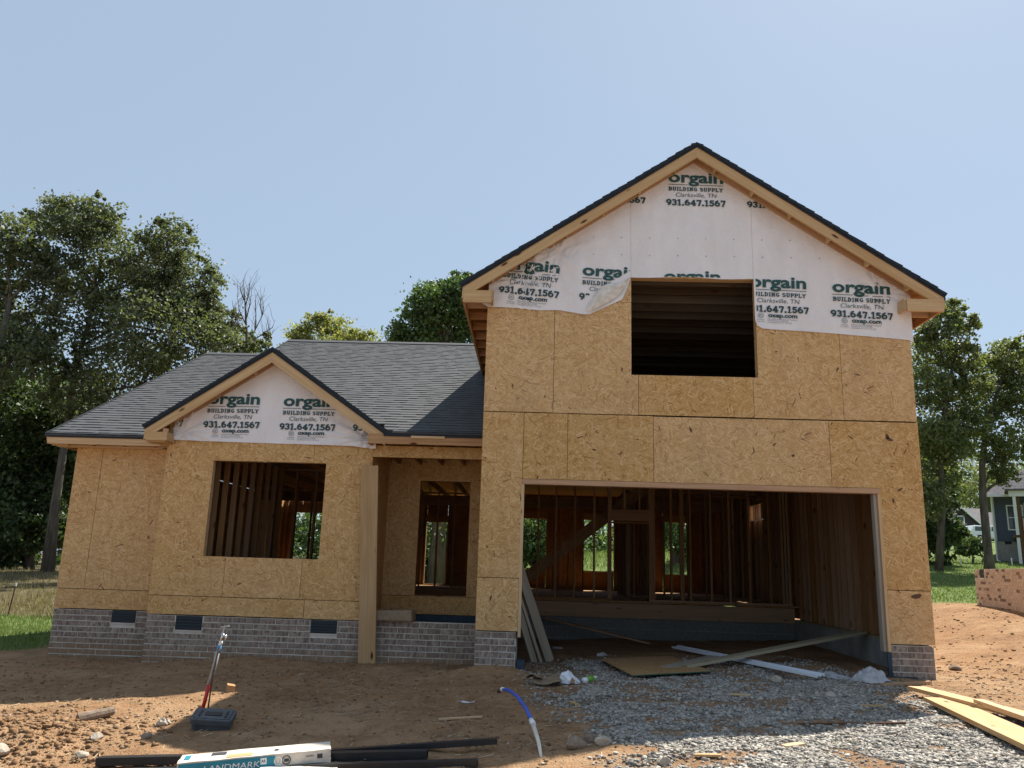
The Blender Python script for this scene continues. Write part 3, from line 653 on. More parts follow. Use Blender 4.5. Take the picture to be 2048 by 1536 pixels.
for which, x0, x1, ye, zf in ((0, -5.16, -.004, .775, zR), (1, -7.065, -5.152, 1.325, zL)):
    L = (RIDGE_Y-ye)/cs; n = int(L/.143)
    for k in range(n):
        x = x0-RND.uniform(0, .2)
        while x < x1:
            w_ = RND.choice((.10, .13, .15, .17, .20, .24)); a, b = max(x, x0), min(x+w_, x1); x += w_
            if b-a < .02: continue
            y = ye+k*.143*cs; zz = zf(y)
            if which == 0 and bay_roof_z((a+b)/2) > zz+(.25 if y > 1.3 else -.02): continue
            if which == 1 and y < 3.2 and bay_roof_z((a+b)/2) > zz+.3: continue
            cand.append((y, which, k, a, b, zf, ye))
LAM = [0]
def shingle_geo(k, a, b, zf, ye):
    s0 = k*.143; lam = LAM[0] = (.0035-LAM[0]) if RND.random() < .72 else LAM[0]; h0 = .010+lam*1.4; y0 = ye+(s0-RND.uniform(0, .004))*cs; L_ = .155
    def pt(x, s, h): return (x, ye+s*cs-h*sn, zf(ye)+s*sn+h*cs-.036)
    s1 = s0+L_; off = k*0
    v = [pt(a, s0, .001), pt(b, s0, .001), pt(b, s1, .001), pt(a, s1, .001), pt(a+.001, s0, h0+.006), pt(b-.001, s0, h0+.006), pt(b-.001, s1, .007), pt(a+.001, s1, .007)]
    return v
cand.sort(key=lambda c_: c_[0]+.0*c_[2])
field = {0: MB(), 1: MB()}
for i, (y, which, k, a, b, zf, ye) in enumerate(cand):
    v = shingle_geo(k, a, b, zf, ye)
    if i < 300: MB().add(v, BOXF).build('shingle', 'shingle', dL if which else dR, recalc=False)
    else: field[which].add(v, BOXF)
for which in (0, 1):
    o = field[which].build('shingle_field', 'shingle', dL if which else dR, recalc=False); o['kind'] = 'stuff'
for x0, x1, zf in ((-5.16, -.004, zR), (-7.065, -5.152, zL)):
    MB().prism([(RIDGE_Y-.13, zf(RIDGE_Y-.13)-.02), (RIDGE_Y-.13, zf(RIDGE_Y-.13)+.0), (RIDGE_Y, zf(RIDGE_Y)+.012), (RIDGE_Y+.13, zf(RIDGE_Y-.13)), (RIDGE_Y+.13, zf(RIDGE_Y-.13)-.02), (RIDGE_Y, zf(RIDGE_Y)-.01)], 'x', x0, x1).build('ridge_cap', 'shingle', dR if zf is zR else dL)
MB().prism([(1.34, zL(1.34)-.06), (RIDGE_Y, zL(RIDGE_Y)-.06), (RIDGE_Y, zL(RIDGE_Y)+.0), (1.34, zL(1.34))], 'x', -7.075, -7.052).build('drip_edge', 'roof_edge', H)
MB().prism([(3.0, zL(3.0)-.05), (RIDGE_Y, zL(RIDGE_Y)-.05), (RIDGE_Y, zR(RIDGE_Y)), (3.0, zR(3.0))], 'x', -5.150, -5.13).build('drip_edge', 'roof_edge', H)

# ------------------------------------------------------------------ framing inside
def stud(x, y, z0, z1, along='x', mat='lumber_shaded'):
    beam('stud', (x, y, z0), (x, y, z1), .038, .09, mat, H, up=(0, 1, 0)) if along == 'x' else beam('stud', (x, y, z0), (x, y, z1), .09, .038, mat, H, up=(0, 1, 0))
ct = 2.60
# garage back wall: plates, studs, door header
for x0, x1 in ((.04, 2.29), (3.03, 5.80)): box('wall_plate', x0, x1, 5.155, 5.245, FZ+.001, FZ+.04, 'lumber_shaded', H)
box('wall_plate', .04, 5.80, 5.155, 5.245, ct, ct+.075, 'lumber_shaded', H)
for x in (.06, .45, .836, 1.187, 1.564, 1.95, 2.235, 2.275, 3.05, 3.09, 3.13, 3.471, 3.66, 3.70, 3.845, 4.248, 4.611, 4.994, 5.396, 5.64, 5.70, 5.76): stud(x, 5.2, FZ+.042, ct-.002, mat='lumber_shaded')
box('door_header', 2.30, 3.03, 5.155, 5.245, 1.80, 2.02, 'lumber_shaded', H); box('door_header', 2.30, 3.03, 5.15, 5.25, 1.745, 1.78, 'lumber_shaded', H)
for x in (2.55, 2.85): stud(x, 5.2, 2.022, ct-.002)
# garage right wall studs, rear right wall, others
y = .20
while y < 5.15:
    beam('stud', (WX-.085, y, .006), (WX-.085, y, 2.60), .14, .038, 'lumber_shaded', H, up=(0, 1, 0)); y += .265 if int(y*10) % 3 else .18
y = 5.4
while y < 12.8: stud(WX-.06, y, FZ, 2.6, 'y'); y += .406
box('wall_plate', WX-.155, WX-.014, .155, BK-.14, 2.602, 2.68, 'lumber_shaded', H)
# staircase behind the garage wall
stair = beam('staircase', (.35, 6.05, .42), (3.15, 6.05, 2.62), .038, .24, 'lumber_shaded', H)
beam('stringer', (.35, 6.95, .42), (3.15, 6.95, 2.62), .038, .24, 'lumber_shaded', stair)
for k in range(12):
    x = .42+k*.235; z = .50+k*.185
    box('tread', x, x+.27, 6.03, 6.97, z+.10, z+.125, 'lumber_shaded', stair); box('riser', x-.005, x+.018, 6.03, 6.97, z-.085, z+.098, 'osb_flat', stair)
# partitions: (axis, fixed, from, to, gaps)
def partition(axis, pos, a, b, gaps=(), step=.406):
    k = a+.03
    while k < b:
        if not any(g0 < k < g1 for g0, g1 in gaps): stud(k, pos, FZ, 2.6, 'x') if axis == 'y' else stud(pos, k, FZ, 2.6, 'y')
        k += step
    for z0, z1 in ((FZ+.001, FZ+.038), (2.601, 2.64)):
        if axis == 'y': box('wall_plate', a, b, pos-.046, pos+.046, z0, z1, 'lumber_shaded', H)
        else: box('wall_plate', pos-.046, pos+.046, a, b, z0, z1, 'lumber_shaded', H)
partition('y', 5.05, -4.9, -1.75); partition('x', -4.3, 1.5, 5.0); partition('x', -2.6, 5.2, 9.4, ((6.5, 7.4),)); partition('y', 9.5, -6.6, -1.0, ((-3.6, -2.7),))
partition('x', -1.75, 2.8, 5.0); partition('x', -.06, 5.4, 9.5, ((6.2, 7.2),)); partition('y', 8.4, 3.4, 5.9, ((4.4, 5.2),)); partition('x', 3.45, 8.5, 12.7, ((10, 11),)); partition('y', 10.2, -.6, .1); partition('y', 7.6, 3.0, 5.85, ((3.4, 4.2),)); partition('x', 2.9, 7.6, 9.6, (), .2); partition('y', 11.2, 1.25, 2.1); partition('x', 3.3, 10.2, 12.7, (), .3)
partition('y', 12.8, -6.6, 5.9, [(h[0]-.05, h[1]+.05) for h in HOLES], .45)
for x0, x1 in ((-6.6, -.1), (.1, 5.9)): box('header_beam', x0, x1, 9.9, 9.98, 2.35, 2.6, 'lumber_shaded', H)
for k in range(11): box('ceiling_joist', -6.5+k*.6, -6.462+k*.6, 2.0 if k < 3 else 2.8, 12.85, 2.645, 2.78, 'lumber_shaded', H)
for k in range(14): box('floor_joist', .05, WX-.16, .3+k*.42, .338+k*.42, 2.69, 2.928, 'lumber_shaded', H)
for k in range(9): box('floor_joist', 3.4, WX-.16, 6.4+k*.62, 6.438+k*.62, 2.69, 2.928, 'lumber_shaded', H)
for k in range(9):
    x = -6.9+k*.76 if k else -6.6
    zf = zL if x < -5.15 else zR; y0 = 1.8 if x < -5.15 else 2.7
    beam('rafter', (x, y0, zf(y0)-.14), (x, RIDGE_Y-.03, zf(RIDGE_Y)-.155), .038, .14, 'lumber_shaded', H); beam('rafter', (x, 12.85, zf(2*RIDGE_Y-12.85)-.14), (x, RIDGE_Y+.03, zf(RIDGE_Y)-.155), .038, .14, 'lumber_shaded', H)
# loft: ceiling joists, rafters, end wall frame
for k in range(22): box('ceiling_joist', .62, 5.42, .35+k*.41, .388+k*.41, 5.02, 5.21, 'lumber_loft_shade', H)
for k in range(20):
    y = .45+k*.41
    for sgn, xe in ((-1, .02), (1, WX-.02)): beam('rafter', (xe, y, big_roof_z(xe)-.16), (3.015+sgn*.02, y, big_roof_z(3.015)-.18), .038, .14, 'lumber_loft_shade', H)
for k in range(13): stud(.3+k*.44, 8.9, 2.96, 5.0)
for z in (4.2, 4.98): box('wall_plate', .1, 5.9, 8.855, 8.945, z, z+.04, 'lumber_shaded', H)
for x, z0, z1 in ((2.6, 2.96, 4.1), (3.3, 2.96, 4.1)): stud(x, 7.6, z0, z1)
box('door_header', 2.58, 3.32, 7.55, 7.65, 4.102, 4.2, 'lumber_shaded', H)
panel([(.1, 2.96), (5.9, 2.96), (5.9, 5.0), (.1, 5.0)], 9.0, 'y', mat='osb_back_shaded')

# ------------------------------------------------------------------ house wrap and its print
def wrinkle(x, z, seed=0):
    f = fbm(x*2.2+seed, z*.9, 51+seed, 3)-.45
    fold = 1-abs(2*vnoise(x*1.1+z*2.6+seed, z*1.3-x*.8, 61)-1)
    return .020*f+.010*fold**8+.006*(fbm(x*9, z*2.2, 57, 2)-.4)
def wrap_depth(x, z, corner=None, seed=0):
    d = .006+float(wrinkle(np.array(x), np.array(z), seed))+.004
    for cx, cz, amp, rr in corner or ():
        dx, dz = x-cx, z-cz; r_ = math.hypot(dx, dz); th = math.atan2(dz, dx)
        d += amp*math.exp(-(r_/rr)**2)*(.5+.5*math.sin(th*15+3*math.sin(th*4)))*min(1, r_/.12)
    return max(d, .003)
def wrap_sheet(name, xs, zlo, zhi, y, nr=26, corner=None, seed=0, mat='wrap'):
    v = []; X = np.array(xs)
    for i, x in enumerate(xs):
        a, b = zlo(x), zhi(x)
        for j in range(nr+1):
            z = a+(b-a)*j/nr; d = wrap_depth(x, z, corner, seed)+(.004 if j == 0 else 0)
            v.append((x, y-d, z))
    f = []; n = nr+1
    for i in range(len(xs)-1):
        for j in range(nr): f.append((i*n+j, (i+1)*n+j, (i+1)*n+j+1, i*n+j+1))
    return put_mesh(name, mesh_np(name, v, f, True), mat, H)
def lerp(pts):
    def g_(x):
        if x <= pts[0][0]: return pts[0][1]
        for (a, p), (b, q) in zip(pts, pts[1:]):
            if x <= b: return p+(q-p)*(x-a)/(b-a)
        return pts[-1][1]
    return g_
def fine(a, b, st): return list(np.linspace(a, b, max(2, int((b-a)/st)+1)))
lo1 = lerp([(-.09, 4.56), (0, 4.505), (.35, 4.50), (.7, 4.47), (1.05, 4.475), (1.36, 4.425), (1.47, 4.42), (1.75, 4.56), (1.95, 4.66), (2.02, 4.82), (2.075, 5.012)])
hi = lambda x: big_roof_z(x)-.135
CW = [(.55, 4.95, .05, .5), (1.0, 5.35, .035, .55), (5.6, 4.85, .022, .6)]
wrap_up = wrap_sheet('house_wrap', fine(-.07, 2.075, .022), lo1, lambda x: min(hi(max(x, 0)), hi(x)) if x >= 0 else 4.62, 0, 34, CW)
wrap_mid = wrap_sheet('house_wrap', fine(2.078, 3.845, .04), lambda x: 5.010+.012*math.sin(x*5), hi, 0, 26)
lo2 = lerp([(3.845, 4.40), (3.87, 4.31), (3.95, 4.262), (4.6, 4.235), (5.4, 4.185), (6.0, 4.14), (6.06, 4.10)])
wrap_rt = wrap_sheet('house_wrap', fine(3.848, 6.065, .025), lo2, lambda x: hi(min(x, WX)), 0, 34, CW)
# the torn flap folded over left of the loft window
fl = [[(2.075, 5.01), (1.98, 4.83), (1.86, 4.66), (1.68, 4.575), (1.46, 4.425)], [(2.03, 4.965), (1.93, 4.85), (1.80, 4.74), (1.62, 4.63), (1.44, 4.46)], [(1.98, 4.91), (1.86, 4.87), (1.73, 4.80), (1.58, 4.70), (1.45, 4.54)], [(1.93, 4.90), (1.80, 4.90), (1.70, 4.875), (1.60, 4.80), (1.52, 4.66)]]
v = []; f = []
for i in range(4):
    for j in range(5):
        p = fl[i][j]; v.append((p[0], -.035-.05*math.sin(math.pi*(i+.4)/3.6)-.012*math.sin(j*2.1+i), p[1]))
for i in range(3):
    for j in range(4): f.append((i*5+j, i*5+j+1, (i+1)*5+j+1, (i+1)*5+j))
o = put_mesh('wrap_flap', mesh_np('wrap_flap', v, f, True), 'wrap_back', H)
sub = o.modifiers.new('smooth', 'SUBSURF'); sub.levels = sub.render_levels = 2
# bay gable wrap
CB = [(-4.75, 2.72, .045, .6), (-1.85, 2.70, .05, .65), (-1.9, 2.75, .02, .9)]
wrap_bay = wrap_sheet('house_wrap', fine(-4.88, -1.70, .03), lerp([(-4.9, 2.60), (-4.5, 2.592), (-3.3, 2.585), (-2.1, 2.575), (-1.85, 2.545), (-1.70, 2.54)]), lambda x: bay_roof_z(min(max(x, BX0), BX1))-.13, BY, 30, CB, 5)

def arc(cx, cz, rx, rz, a0, a1, n=10): return [(cx+rx*math.cos(rad(a0+(a1-a0)*i/n)), cz+rz*math.sin(rad(a0+(a1-a0)*i/n))) for i in range(n+1)]
# slab letters: (width, thick strokes, thin slabs)
SL = {
 '9': (.72, [arc(.36, .66, .25, .25, 0, 360, 18), arc(.30, .55, .31, .46, 10, -95, 10)], []), '6': (.72, [arc(.36, .34, .25, .25, 0, 360, 18), arc(.42, .45, .31, .46, 190, 85, 10)], []),
 '3': (.66, [arc(.30, .715, .23, .20, 150, -80, 10), arc(.30, .30, .25, .22, 85, -150, 12)], []),
 '1': (.56, [[(.29, 0), (.29, .99)], [(.06, .80), (.29, .93)]], [((.04, .06), (.54, .06))]),
 '4': (.74, [[(.47, 0), (.47, .94), (.08, .30), (.70, .30)]], [((.28, .06), (.66, .06))]),
 '7': (.64, [[(.06, .90), (.56, .90), (.28, .0)]], [((.06, .70), (.06, .99))]),
 '5': (.66, [[(.57, .90), (.17, .90), (.15, .53)], arc(.30, .33, .25, .24, 115, -150, 12)], []),
 '.': (.30, [[(.15, .0), (.15, .2)]], []),
 'B': (.76, [[(.19, 0), (.19, 1)], [(.19, .92)]+arc(.42, .73, .20, .19, 90, -90, 8)+[(.19, .54)], [(.19, .5)]+arc(.44, .29, .22, .22, 90, -90, 8)+[(.19, .07)]], [((.02, .06), (.3, .06)), ((.02, .94), (.3, .94))]),
 'U': (.80, [[(.20, 1), (.20, .35)]+arc(.40, .32, .20, .25, 180, 360, 8)+[(.60, 1)]], [((.04, .94), (.36, .94)), ((.46, .94), (.76, .94))]),
 'I': (.42, [[(.21, 0), (.21, 1)]], [((.03, .06), (.39, .06)), ((.03, .94), (.39, .94))]),
 'L': (.68, [[(.20, 1), (.20, .06), (.62, .06)]], [((.03, .94), (.38, .94)), ((.03, .06), (.2, .06)), ((.60, .0), (.60, .34))]),
 'D': (.80, [[(.20, 0), (.20, 1)], [(.20, .92)]+arc(.34, .5, .30, .42, 90, -90, 10)+[(.20, .08)]], [((.03, .06), (.3, .06)), ((.03, .94), (.3, .94))]),
 'N': (.84, [[(.20, 0), (.20, .96), (.64, .06), (.64, 1)]], [((.03, .06), (.37, .06)), ((.03, .94), (.25, .94)), ((.48, .94), (.81, .94))]),
 'G': (.80, [arc(.42, .5, .28, .42, 45, 320, 14)+[(.64, .42), (.44, .42)]], []),
 'S': (.68, [arc(.34, .72, .22, .20, 30, 270, 9)+arc(.34, .29, .24, .22, 90, -150, 10)], []),
 'P': (.72, [[(.19, 0), (.19, 1)], [(.19, .92)]+arc(.42, .68, .20, .24, 90, -90, 8)+[(.19, .44)]], [((.02, .06), (.38, .06)), ((.02, .94), (.3, .94))]),
 'Y': (.80, [[(.12, .97), (.40, .48), (.68, .97)], [(.40, .5), (.40, 0)]], [((.0, .94), (.26, .94)), ((.54, .94), (.80, .94)), ((.22, .06), (.58, .06))]), ' ': (.34, [], [])}
def ribbon(pts, w):
    out = []
    for (a, b), (c, d) in zip(pts, pts[1:]):
        L = math.hypot(c-a, d-b) or 1e-6; nx_, nz_ = -(d-b)/L*w/2, (c-a)/L*w/2; ex, ez = (c-a)/L*w*.22, (d-b)/L*w*.22
        out.append([(a-ex-nx_, b-ez-nz_), (c+ex-nx_, d+ez-nz_), (c+ex+nx_, d+ez+nz_), (a-ex+nx_, b-ez+nz_)])
    return out
def slab_text(s, x0, z0, width, h, tk=.20, ts=.12):
    adv = sum(SL[c][0]+.07 for c in s)-.07; kx = width/adv; quads = []; x = 0
    for c in s:
        w_, st, sl = SL[c]
        for p in st: quads += ribbon([(x+a, b*1.0) for a, b in p], tk if c != '.' else .24)
        for p in sl: quads += ribbon([(x+a, b) for a, b in p], ts)
        x += w_+.07
    return [[(x0+a*kx, z0+b*h) for a, b in q] for q in quads]
_tc = {}
def font_mesh(s, bold):
    if (s, bold) in _tc: return _tc[(s, bold)]
    cu_ = bpy.data.curves.new('lettering', 'FONT'); cu_.body = s; cu_.size = 1; cu_.offset = bold; cu_.resolution_u = 3; cu_.fill_mode = 'FRONT' if hasattr(cu_, 'fill_mode') else 'BOTH'
    ob = bpy.data.objects.new('lettering_source', cu_); COL.objects.link(ob)
    dg = bpy.context.evaluated_depsgraph_get(); me = ob.evaluated_get(dg).to_mesh()
    v = np.array([w_.co[:2] for w_ in me.vertices]); f = [tuple(p.vertices) for p in me.polygons]
    ob.evaluated_get(dg).to_mesh_clear(); bpy.data.objects.remove(ob); bpy.data.curves.remove(cu_)
    _tc[(s, bold)] = (v, f); return v, f
def font_text(mb, s, x0, z0, width, h_unit, y, bold=0.0, shear=0.0):
    v, f = font_mesh(s, bold); x_ = (v[:, 0]-v[:, 0].min()); k = width/x_.max()
    mb.add([(x0+a*k+shear*b*h_unit, y, z0+b*h_unit) for a, b in zip(x_, v[:, 1])], f)
def block(parent, xc, zb, y, keeps=(), k=1.04, rows='owcnxt', tilt=0.0):
    # one repeat of the wrap's print; zb is the base line of the phone number, xc its middle
    y0 = y-.031; gmb, smb, lmb = MB(), MB(), MB()
    if 'o' in rows:
        font_text(gmb, 'orgain', xc-.392*k, zb+.362*k, .785*k, .235*k, y0, .030)
        for a, b in ((-.392, -.115), (.025, .395)): smb.add([(xc+a*k, y0, zb+.318*k), (xc+b*k, y0, zb+.318*k), (xc+b*k, y0, zb+.326*k), (xc+a*k, y0, zb+.326*k)], [(0, 1, 2, 3)])
    n = 0
    def quads(qs):
        nonlocal n
        for q in qs: smb.add([(a, y0-.00008*(n % 23), b) for a, b in q], [(0, 1, 2, 3)]); n += 1
    if 'w' in rows: quads(slab_text('BUILDING SUPPLY', xc-.388*k, zb+.226*k, .776*k, .058*k))
    if 'c' in rows: font_text(smb, 'Clarksville, TN', xc-.285*k, zb+.135*k, .575*k, .092*k, y0, -.004, .12)
    if 'n' in rows: quads(slab_text('931.647.1567', xc-.42*k, zb, .84*k, .092*k, .23, .13))
    if 'x' in rows: font_text(smb, 'oxep.com', xc-.135*k, zb-.072*k, .40*k, .085*k, y0, .035)
    if 't' in rows:
        for i, s_ in enumerate(('HomeGuard Building Products', 'Control Number 3097061', 'Certified to U.S. ICC-ES')): font_text(lmb, s_, xc-.14*k, zb-(.108+.024*i)*k, (.40, .28, .33)[i]*k, .022*k, y0, .01)
        cx, cz = xc-.235*k, zb-.055*k
        for q in ribbon(arc(cx, cz, .036*k, .036*k, 0, 360, 16), .007*k): lmb.add([(a, y0, b) for a, b in q], [(0, 1, 2, 3)])
        font_text(lmb, 'ETL', cx-.021*k, cz-.016*k, .044*k, .042*k, y0-.001, .03); font_text(lmb, 'Intertek', cx-.05*k, cz-.068*k, .10*k, .026*k, y0, .01); font_text(lmb, 'Listed 3097061', cx-.06*k, cz-.094*k, .12*k, .02*k, y0, .005)
    for mb, nm, mat in ((gmb, 'logo_lettering', 'print_green'), (smb, 'lettering', 'print_slate'), (lmb, 'small_print', 'print_grey')):
        if not mb.v: continue
        bm = bmesh.new(); vs_ = [bm.verts.new((p[0]+tilt*(zb-p[2]), p[1], p[2]+tilt*(p[0]-xc))) for p in mb.v]
        for fc in mb.f:
            try: bm.faces.new([vs_[i] for i in fc])
            except ValueError: pass
        for (px, pz), (nx_, nz_) in keeps:
            bmesh.ops.bisect_plane(bm, geom=bm.verts[:]+bm.edges[:]+bm.faces[:], plane_co=(px, 0, pz), plane_no=(-nx_, 0, -nz_), clear_outer=True)
        cor, sd_ = (CB, 5) if parent is wrap_bay else (CW if parent is not wrap_mid else None, 0)
        for w_ in bm.verts: w_.co.y += .019-wrap_depth(w_.co.x, w_.co.z, cor, sd_)
        if bm.faces:
            me = bpy.data.meshes.new(nm); bm.to_mesh(me); put_mesh(nm, me, mat, parent)
        bm.free()
# rake clip planes (print is cut off where the gable framing covers the wrap)
def rake_keeps(xa, za, s): return [((xa, za), (s, -1)), ((xa, za), (-s, -1))]
KB = rake_keeps(3.015, 7.03-.16, S8); KV = rake_keeps(BAX, 4.057-.15, .68)
def at_px(cx, zb): return cx, zb
block(wrap_up, .59, 4.69, 0, KB+[((-.05, 0), (1, 0))], tilt=-.085)
block(wrap_up, 1.76, 4.625, 0, KB+[((2.07, 0), (-1, 0)), ((1.80, 4.93), (-.55, .83))], tilt=-.04)
block(wrap_mid, 2.96, 4.575, 0, [((0, 5.02), (0, 1))])
block(wrap_rt, 4.175, 4.51, 0, [((3.875, 0), (1, 0))], tilt=-.03)
block(wrap_rt, 5.357, 4.452, 0, KB, tilt=-.04)
block(wrap_mid, 3.035, 6.14, 0, KB, rows='owcn', tilt=-.02); block(wrap_up, 1.855, 6.175, 0, KB, rows='n', tilt=-.02); block(wrap_rt, 4.225, 6.12, 0, KB, rows='n', tilt=-.02)
block(wrap_bay, -3.985, 2.812, BY, KV, tilt=.012); block(wrap_bay, -2.795, 2.805, BY, KV)
block(wrap_bay, -5.17, 2.80, BY, KV+[((-4.82, 0), (1, 0))], tilt=.03); block(wrap_bay, -1.65, 2.815, BY, KV+[((-1.72, 0), (-1, 0))], rows='nxt')
for x, z in [(a*.41+.3, b) for a in range(14) for b in (5.35, 5.62)]:
    if z < hi(x)-.1: MB().box(x-.007, x+.007, -.020, -.014, z-.006, z+.006).build('staple', 'print_grey', wrap_mid, recalc=False)

# ------------------------------------------------------------------ things on the ground
def plank(name, p0, p1, w, h, mat, label, cat='plank', up=(0, 0, 1), group=None):
    o = beam(name, p0, p1, w, h, mat, None, up); return tag(o, label, cat, group)
# meter box
def rounded(w, d, r, n=4):
    out = []
    for cx, cy, a in ((w/2-r, d/2-r, 0), (-w/2+r, d/2-r, 90), (-w/2+r, -d/2+r, 180), (w/2-r, -d/2+r, 270)):
        out += [(cx+r*math.cos(rad(a+90*i/n)), cy+r*math.sin(rad(a+90*i/n))) for i in range(n+1)]
    return out
def meter_box(x, y, rz, label):
    t_ = thing('meter_box', label, 'meter box', gpt(x, y)); z = gpt(x, y)[2]-.03
    mw = Matrix.Translation((x, y, z)) @ Matrix.Rotation(rz, 4, 'Z') @ Matrix.Rotation(rad(3), 4, 'X') @ Matrix.Rotation(rad(-13), 4, 'Y') @ Matrix.Scale(.84, 4)
    def put(name, mb, mat, par):
        me = bpy.data.meshes.new(name); me.from_pydata(mb.v, [], mb.f); bm = bmesh.new(); bm.from_mesh(me); bmesh.ops.recalc_face_normals(bm, faces=bm.faces); bm.to_mesh(me); bm.free(); return put_mesh(name, me, mat, par, mw)
    b = MB(); o1 = rounded(.27, .41, .035); o2 = rounded(.31, .45, .045); i1 = rounded(.25, .39, .03); n = len(o1)
    rings = [[(p[0], p[1], 0) for p in o1], [(p[0]*.97, p[1]*.97, .135) for p in o1], [(p[0], p[1], .138) for p in o2], [(p[0], p[1], .185) for p in o2], [(p[0]*.98, p[1]*.98, .195) for p in o2], [(p[0], p[1], .195) for p in i1], [(p[0], p[1], .17) for p in i1]]
    vs_ = [p for r in rings for p in r]; fs = []
    for k in range(len(rings)-1):
        for i in range(n): fs.append((k*n+i, k*n+(i+1) % n, (k+1)*n+(i+1) % n, (k+1)*n+i))
    fs.append(tuple((len(rings)-1)*n+i for i in range(n))); b.add(vs_, fs); put('body', b, 'box_plastic', t_)
    l = MB(); i2 = rounded(.24, .38, .03); l.prism(i2, 'z', .172, .199); lid = put('lid', l, 'box_plastic', t_)
    h = MB().prism(rounded(.09, .18, .015), 'z', .1995, .206); put('reader_flap', h, 'black_plastic', lid)
    h = MB()
    for q in (-.14, .14): h.box(-.08, .08, q-.012, q+.012, .1995, .205)
    put('lid_rib', h, 'black_plastic', lid); return t_
meter_box(-2.20, -3.20, rad(99), 'black plastic water meter box tilted in the dirt below the red riser')
# hydrant riser
t_ = thing('water_riser', 'leaning water riser with red pipe, grey sleeve and small metal tap', 'riser', gpt(-2.60, -2.50))
b = Vector(gpt(-2.60, -2.50, -.05)); tip = Vector((-2.44, -2.52, .10))
def rp(k, dx=0): return tuple(b.lerp(tip, k)+Vector((dx, 0, 0)))
def seg(name, a, c, r, mat, par=t_): return MB().tube([rp(a), rp((a+c)/2, .006), rp(c)], r, 10).build(name, mat, par, True)
seg('red_pipe', 0, .40, .019, 'red_pipe'); seg('sleeve', .38, .76, .022, 'galvanised'); seg('blue_collar', .73, .83, .021, 'blue_band'); seg('white_collar', .83, .88, .019, 'white_plastic')
tp = seg('tap', .88, .97, .017, 'steel'); p = rp(.95); MB().tube([p, (p[0]+.045, p[1]-.02, p[2]-.005), (p[0]+.05, p[1]-.025, p[2]-.045)], .012, 8).build('spout', 'steel', tp, True)
MB().tube([rp(.97), rp(1.04)], .006, 6).build('stem', 'steel', tp); MB().tube([(rp(1.04)[0]-.045, b.y, rp(1.04)[2]), (rp(1.04)[0]+.045, b.y-.02, rp(1.04)[2]+.012)], .009, 6).build('handle', 'galvanised', tp, True)
MB().tube([gpt(-2.52, -2.52, -.05), (-2.50, -2.53, -.30), (-2.46, -2.54, -.06)], .008, 6).build('support_rod', 'rust', t_, True)
# small pieces of wood, rocks
t_ = MB().add([(-.045, -.04, 0), (.045, -.045, 0), (.05, .04, .0), (-.04, .045, 0), (-.04, -.038, .095), (.045, -.042, .085), (.046, .038, .09), (-.042, .042, .10)], BOXF)
o = t_.build('wood_block', 'lumber_pink'); p = gpt(-2.72, -1.35, .04); o.location = p; o.rotation_euler = (.1, .05, .5); tag(o, 'small square offcut block of wood on the sunlit dirt', 'wood block')
o = MB().tube([(0, 0, 0), (.10, .13, .02), (.20, .28, .035)], [.045, .05, .042], 10).build('log', 'rock'); o.location = gpt(-3.55, -2.75, .05); tag(o, 'short broken log lying on the sunlit dirt pile', 'log')
MB().tube([(-3.52, -2.70, -.68), (-3.50, -2.68, -.60)], [.02, .008], 6).build('branch_stub', 'rock', o)
for i, (x, y, s, mat, lb) in enumerate((
    (6.68, .85, 0.092, 'rock', 'angular brown rock on the sunlit soil right of the brick pier'), (3.78, -.62, 0.104, 'pale_rock', 'flat pale stone on gravel by the lower end of the white strip'),
    (3.22, -1.40, 0.048, 'rock', 'small brown rock alone on the shaded gravel'), (1.12, -4.42, 0.096, 'rock', 'rusty brown flat rock in the cluster near the blue pipe'), (1.23, -4.25, 0.080, 'rock', 'dark grey rock behind the rusty rock by the gravel edge'),
    (1.33, -4.40, 0.072, 'pale_rock', 'pinkish rock right of the rusty rock by the gravel edge'), (-3.0, -3.75, 0.068, 'pale_rock', 'pale knobbly stone on the dirt left of the meter box'), (-2.62, -3.62, 0.056, 'rock', 'brown stone between pale stone and meter box'),
    (-2.75, -3.0, 0.080, 'pale_rock', 'low pale stone just left of the meter box'), (6.35, 1.9, 0.048, 'rock', 'small rock farther up the soil behind the angular brown rock'), (1.72, -4.95, 0.064, 'pale_rock', 'crumpled pale yellow stone at the front edge of the gravel'),
    (-3.45, -4.35, 0.088, 'pale_rock', 'pale boulder low on the front of the dirt pile'), (-2.85, -4.25, 0.060, 'pale_rock', 'white stone in front of the meter box'), (3.9, -2.1, 0.072, 'pale_rock', 'flat tan stone half sunk in gravel right of the drive'))):
    o = link(bpy.data.objects.new('rock', rock_mesh('rock', 100+i, (s, s*.8, s*.62), mat)), None, Matrix.Translation(gpt(x, y, s*.30)) @ Matrix.Rotation(i*1.3, 4, 'Z')); tag(o, lb, 'rock')
